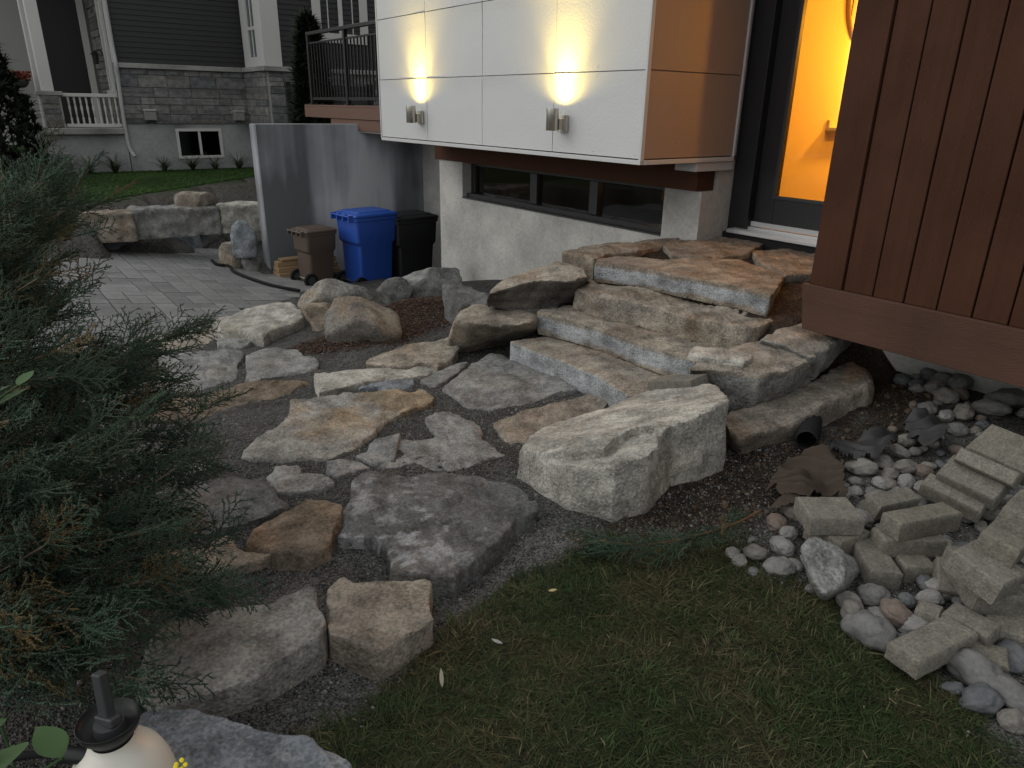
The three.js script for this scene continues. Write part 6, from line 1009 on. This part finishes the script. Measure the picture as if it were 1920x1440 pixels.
// ornamental grasses along the neighbouring foundation
{
  const g0 = tuftGeo(9, 60, 0.42, 0.008, 1.4), mat = leafMat(col(0.045, 0.058, 0.026));
  [[-18.1, -1.75], [-18.1, -2.25], [-18.1, -2.75], [-18.1, -3.75], [-18.1, -4.35], [-18.1, -4.85], [-18.1, -5.4]].forEach(([x, z], i) => { const m = single('grass_clump', g0, mat, 'arching ornamental grass clump along the neighbouring foundation', 'grass clump', V(x, groundY(x, z), z), 'ornamental grasses along the neighbouring house'); m.rotation.y = i * 1.3; m.scale.setScalar(0.85 + (i * 37 % 5) * 0.07); });
}
// columnar cedars
function cedar(name, label, p, h, r, seed, c) {
  const g = thing(name, label, 'cedar tree', p), R = rngOf(seed), leaf = tuftGeo(seed, 14, 0.16, 0.012, 1.0), n = Math.round(h * 420), im = new THREE.InstancedMesh(leaf, leafMat(col(1, 1, 1)), n), o = new THREE.Object3D();
  mesh('trunk', new THREE.CylinderGeometry(0.03, 0.08, h * 0.9, 8).translate(0, h * 0.45, 0), M.darkBoard, g);
  for (let i = 0; i < n; i++) { const t = Math.pow(R(), 0.9), a = R() * 6.283, rr = r * Math.pow(1 - t, 0.6) * (0.72 + 0.4 * R()) * (1 + 0.25 * nz(Math.cos(a) * 2, t * 6, Math.sin(a) * 2)); o.position.set(Math.cos(a) * rr, 0.05 + t * h, Math.sin(a) * rr); o.rotation.set(Math.sin(a) * 0.5, R() * 6, -Math.cos(a) * 0.5); o.scale.setScalar(0.8 + R() * 0.7); o.updateMatrix(); im.setMatrixAt(i, o.matrix); const k = 0.7 + R() * 0.6; im.setColorAt(i, col(c[0] * k, c[1] * k, c[2] * k)); }
  im.name = 'crown'; im.userData.kind = 'stuff'; im.castShadow = im.receiveShadow = true; g.add(im); return g;
}
cedar('cedar_tree', 'slim dark cedar tree behind the deck railing corner', V(-14.6, 0.05, -5.95), 2.9, 0.42, 61, [0.018, 0.026, 0.011]);
cedar('cedar_tree', 'broad dark cedar tree before the neighbouring porch', V(-17.3, 0.05, -0.75), 2.6, 0.75, 62, [0.014, 0.02, 0.012]);
// leafy plants at the left edge
function leafy(label, c, list, colr) {
  const g = thing('leafy_plant', label, 'plant', c);
  for (const [x, y, z, yaw, pitch, len, w] of list) {
    const s = new THREE.Shape(); s.moveTo(0, 0); s.bezierCurveTo(len * 0.25, w * 0.7, len * 0.6, w * 0.6, len, 0); s.bezierCurveTo(len * 0.6, -w * 0.6, len * 0.25, -w * 0.7, 0, 0);
    const q = new THREE.ShapeGeometry(s, 8), p = q.attributes.position; q.rotateX(-Math.PI / 2); for (let i = 0; i < p.count; i++) p.setY(i, 0.25 * Math.abs(p.getZ(i)) - 0.5 * p.getX(i) ** 2); q.computeVertexNormals();
    const m = mesh('leaf', q, leafMat(colr), g); m.position.set(x, y, z); m.rotation.set(0, yaw, pitch, 'YXZ');
    mesh('stalk', tube([V(-0.12, -c.y + groundY(c.x - 0.12, c.z + 0.16), 0.16), V(-0.1 + x * 0.3, y - 0.16, 0.13 + z * 0.3), V(x, y, z)], 0.0022, 8, 5), leafMat(colr), g);
  }
}
{
  const near = (a, b, d) => { const r = rayDir(a, b); return CAM.clone().addScaledVector(r, d / r.length()); };
  const R = rngOf(3), L = (n, sp, len) => Array.from({ length: n }, () => [(R() - 0.5) * sp, (R() - 0.5) * sp * 0.8, (R() - 0.5) * sp, R() * 6.283, 0.1 + R() * 0.5, len * (0.7 + R() * 0.5), len * 0.42]);
  leafy('broad leaved green plant at the foot of the sprayer hose', near(25, 1400, 1.25), L(11, 0.2, 0.1), col(0.045, 0.085, 0.03));
  leafy('pale green broad leaves poking through the juniper', near(-5, 740, 1.7), L(4, 0.08, 0.06), col(0.05, 0.09, 0.035));
}
// small things on the lawn and stones
{
  const drop = (name, label, px, y, geo, m, ry = 0) => { const p = atPlane(px[0], px[1], y); const o = single(name, geo, m, label, 'leaf', p); o.rotation.y = ry; };
  const blade = (l, w) => { const s = new THREE.Shape(); s.moveTo(-l / 2, 0); s.quadraticCurveTo(0, w, l / 2, 0); s.quadraticCurveTo(0, -w, -l / 2, 0); const g = new THREE.ExtrudeGeometry(s, { depth: 0.002, bevelEnabled: false }); g.rotateX(-Math.PI / 2); const p = g.attributes.position; for (let i = 0; i < p.count; i++) p.setY(i, p.getY(i) + 1.5 * p.getX(i) ** 2); g.computeVertexNormals(); return g; };
  drop('fallen_leaf', 'dry pale leaf lying at the dusty lawn edge', [828, 1272], 0.025, blade(0.075, 0.012), S({ color: col(0.26, 0.235, 0.18) }), -0.5);
  drop('fallen_leaf', 'short white scrap lying in the lawn', [932, 1203], 0.035, blade(0.04, 0.012), S({ color: col(0.27, 0.265, 0.25) }), 0.4);
  drop('fallen_leaf', 'small yellow leaf standing in the lawn', [1036, 1107], 0.04, blade(0.03, 0.012), S({ color: col(0.42, 0.34, 0.16) }), 1.2);
  const fl = (() => { const r = rayDir(338, 1436); return CAM.clone().addScaledVector(r, 1.5 / r.length()); })(); const f = thing('yellow_flower', 'tiny yellow flower in front of the big grey slab', 'flower', fl);
  for (let k = 0; k < 5; k++) mesh('petal', new THREE.SphereGeometry(0.006, 8, 6).scale(1, 0.4, 0.7).translate(0.008 * Math.cos(k * 1.257), 0.004 * (k % 2), 0.008 * Math.sin(k * 1.257)), S({ color: col(0.6, 0.5, 0.03) }), f);
  mesh('stem', cyl(0.0015, 0.0015, V(0, 0, 0), V(0.01, -fl.y + 0.0, 0), 5), leafMat(col(0.05, 0.09, 0.03)), f);
  // red flowers hanging at the neighbouring porch
  const hb = thing('flower_basket', 'basket of red flowers on the neighbouring porch corner', 'flower basket', V(-18.95, 1.9, -1.42)); const R = rngOf(4);
  mesh('basket', new THREE.SphereGeometry(0.15, 14, 8, 0, 6.283, 1.57, 1.57), M.charcoal, hb); const petals = []; for (let k = 0; k < 90; k++) petals.push(new THREE.IcosahedronGeometry(0.03, 0).translate((R() - 0.5) * 0.36, R() * 0.16, (R() - 0.5) * 0.36)); mesh('blossoms', mergeGeometries(petals), S({ color: col(0.13, 0.035, 0.02) }), hb).userData.kind = 'stuff';
}
renderer.render(scene, camera);
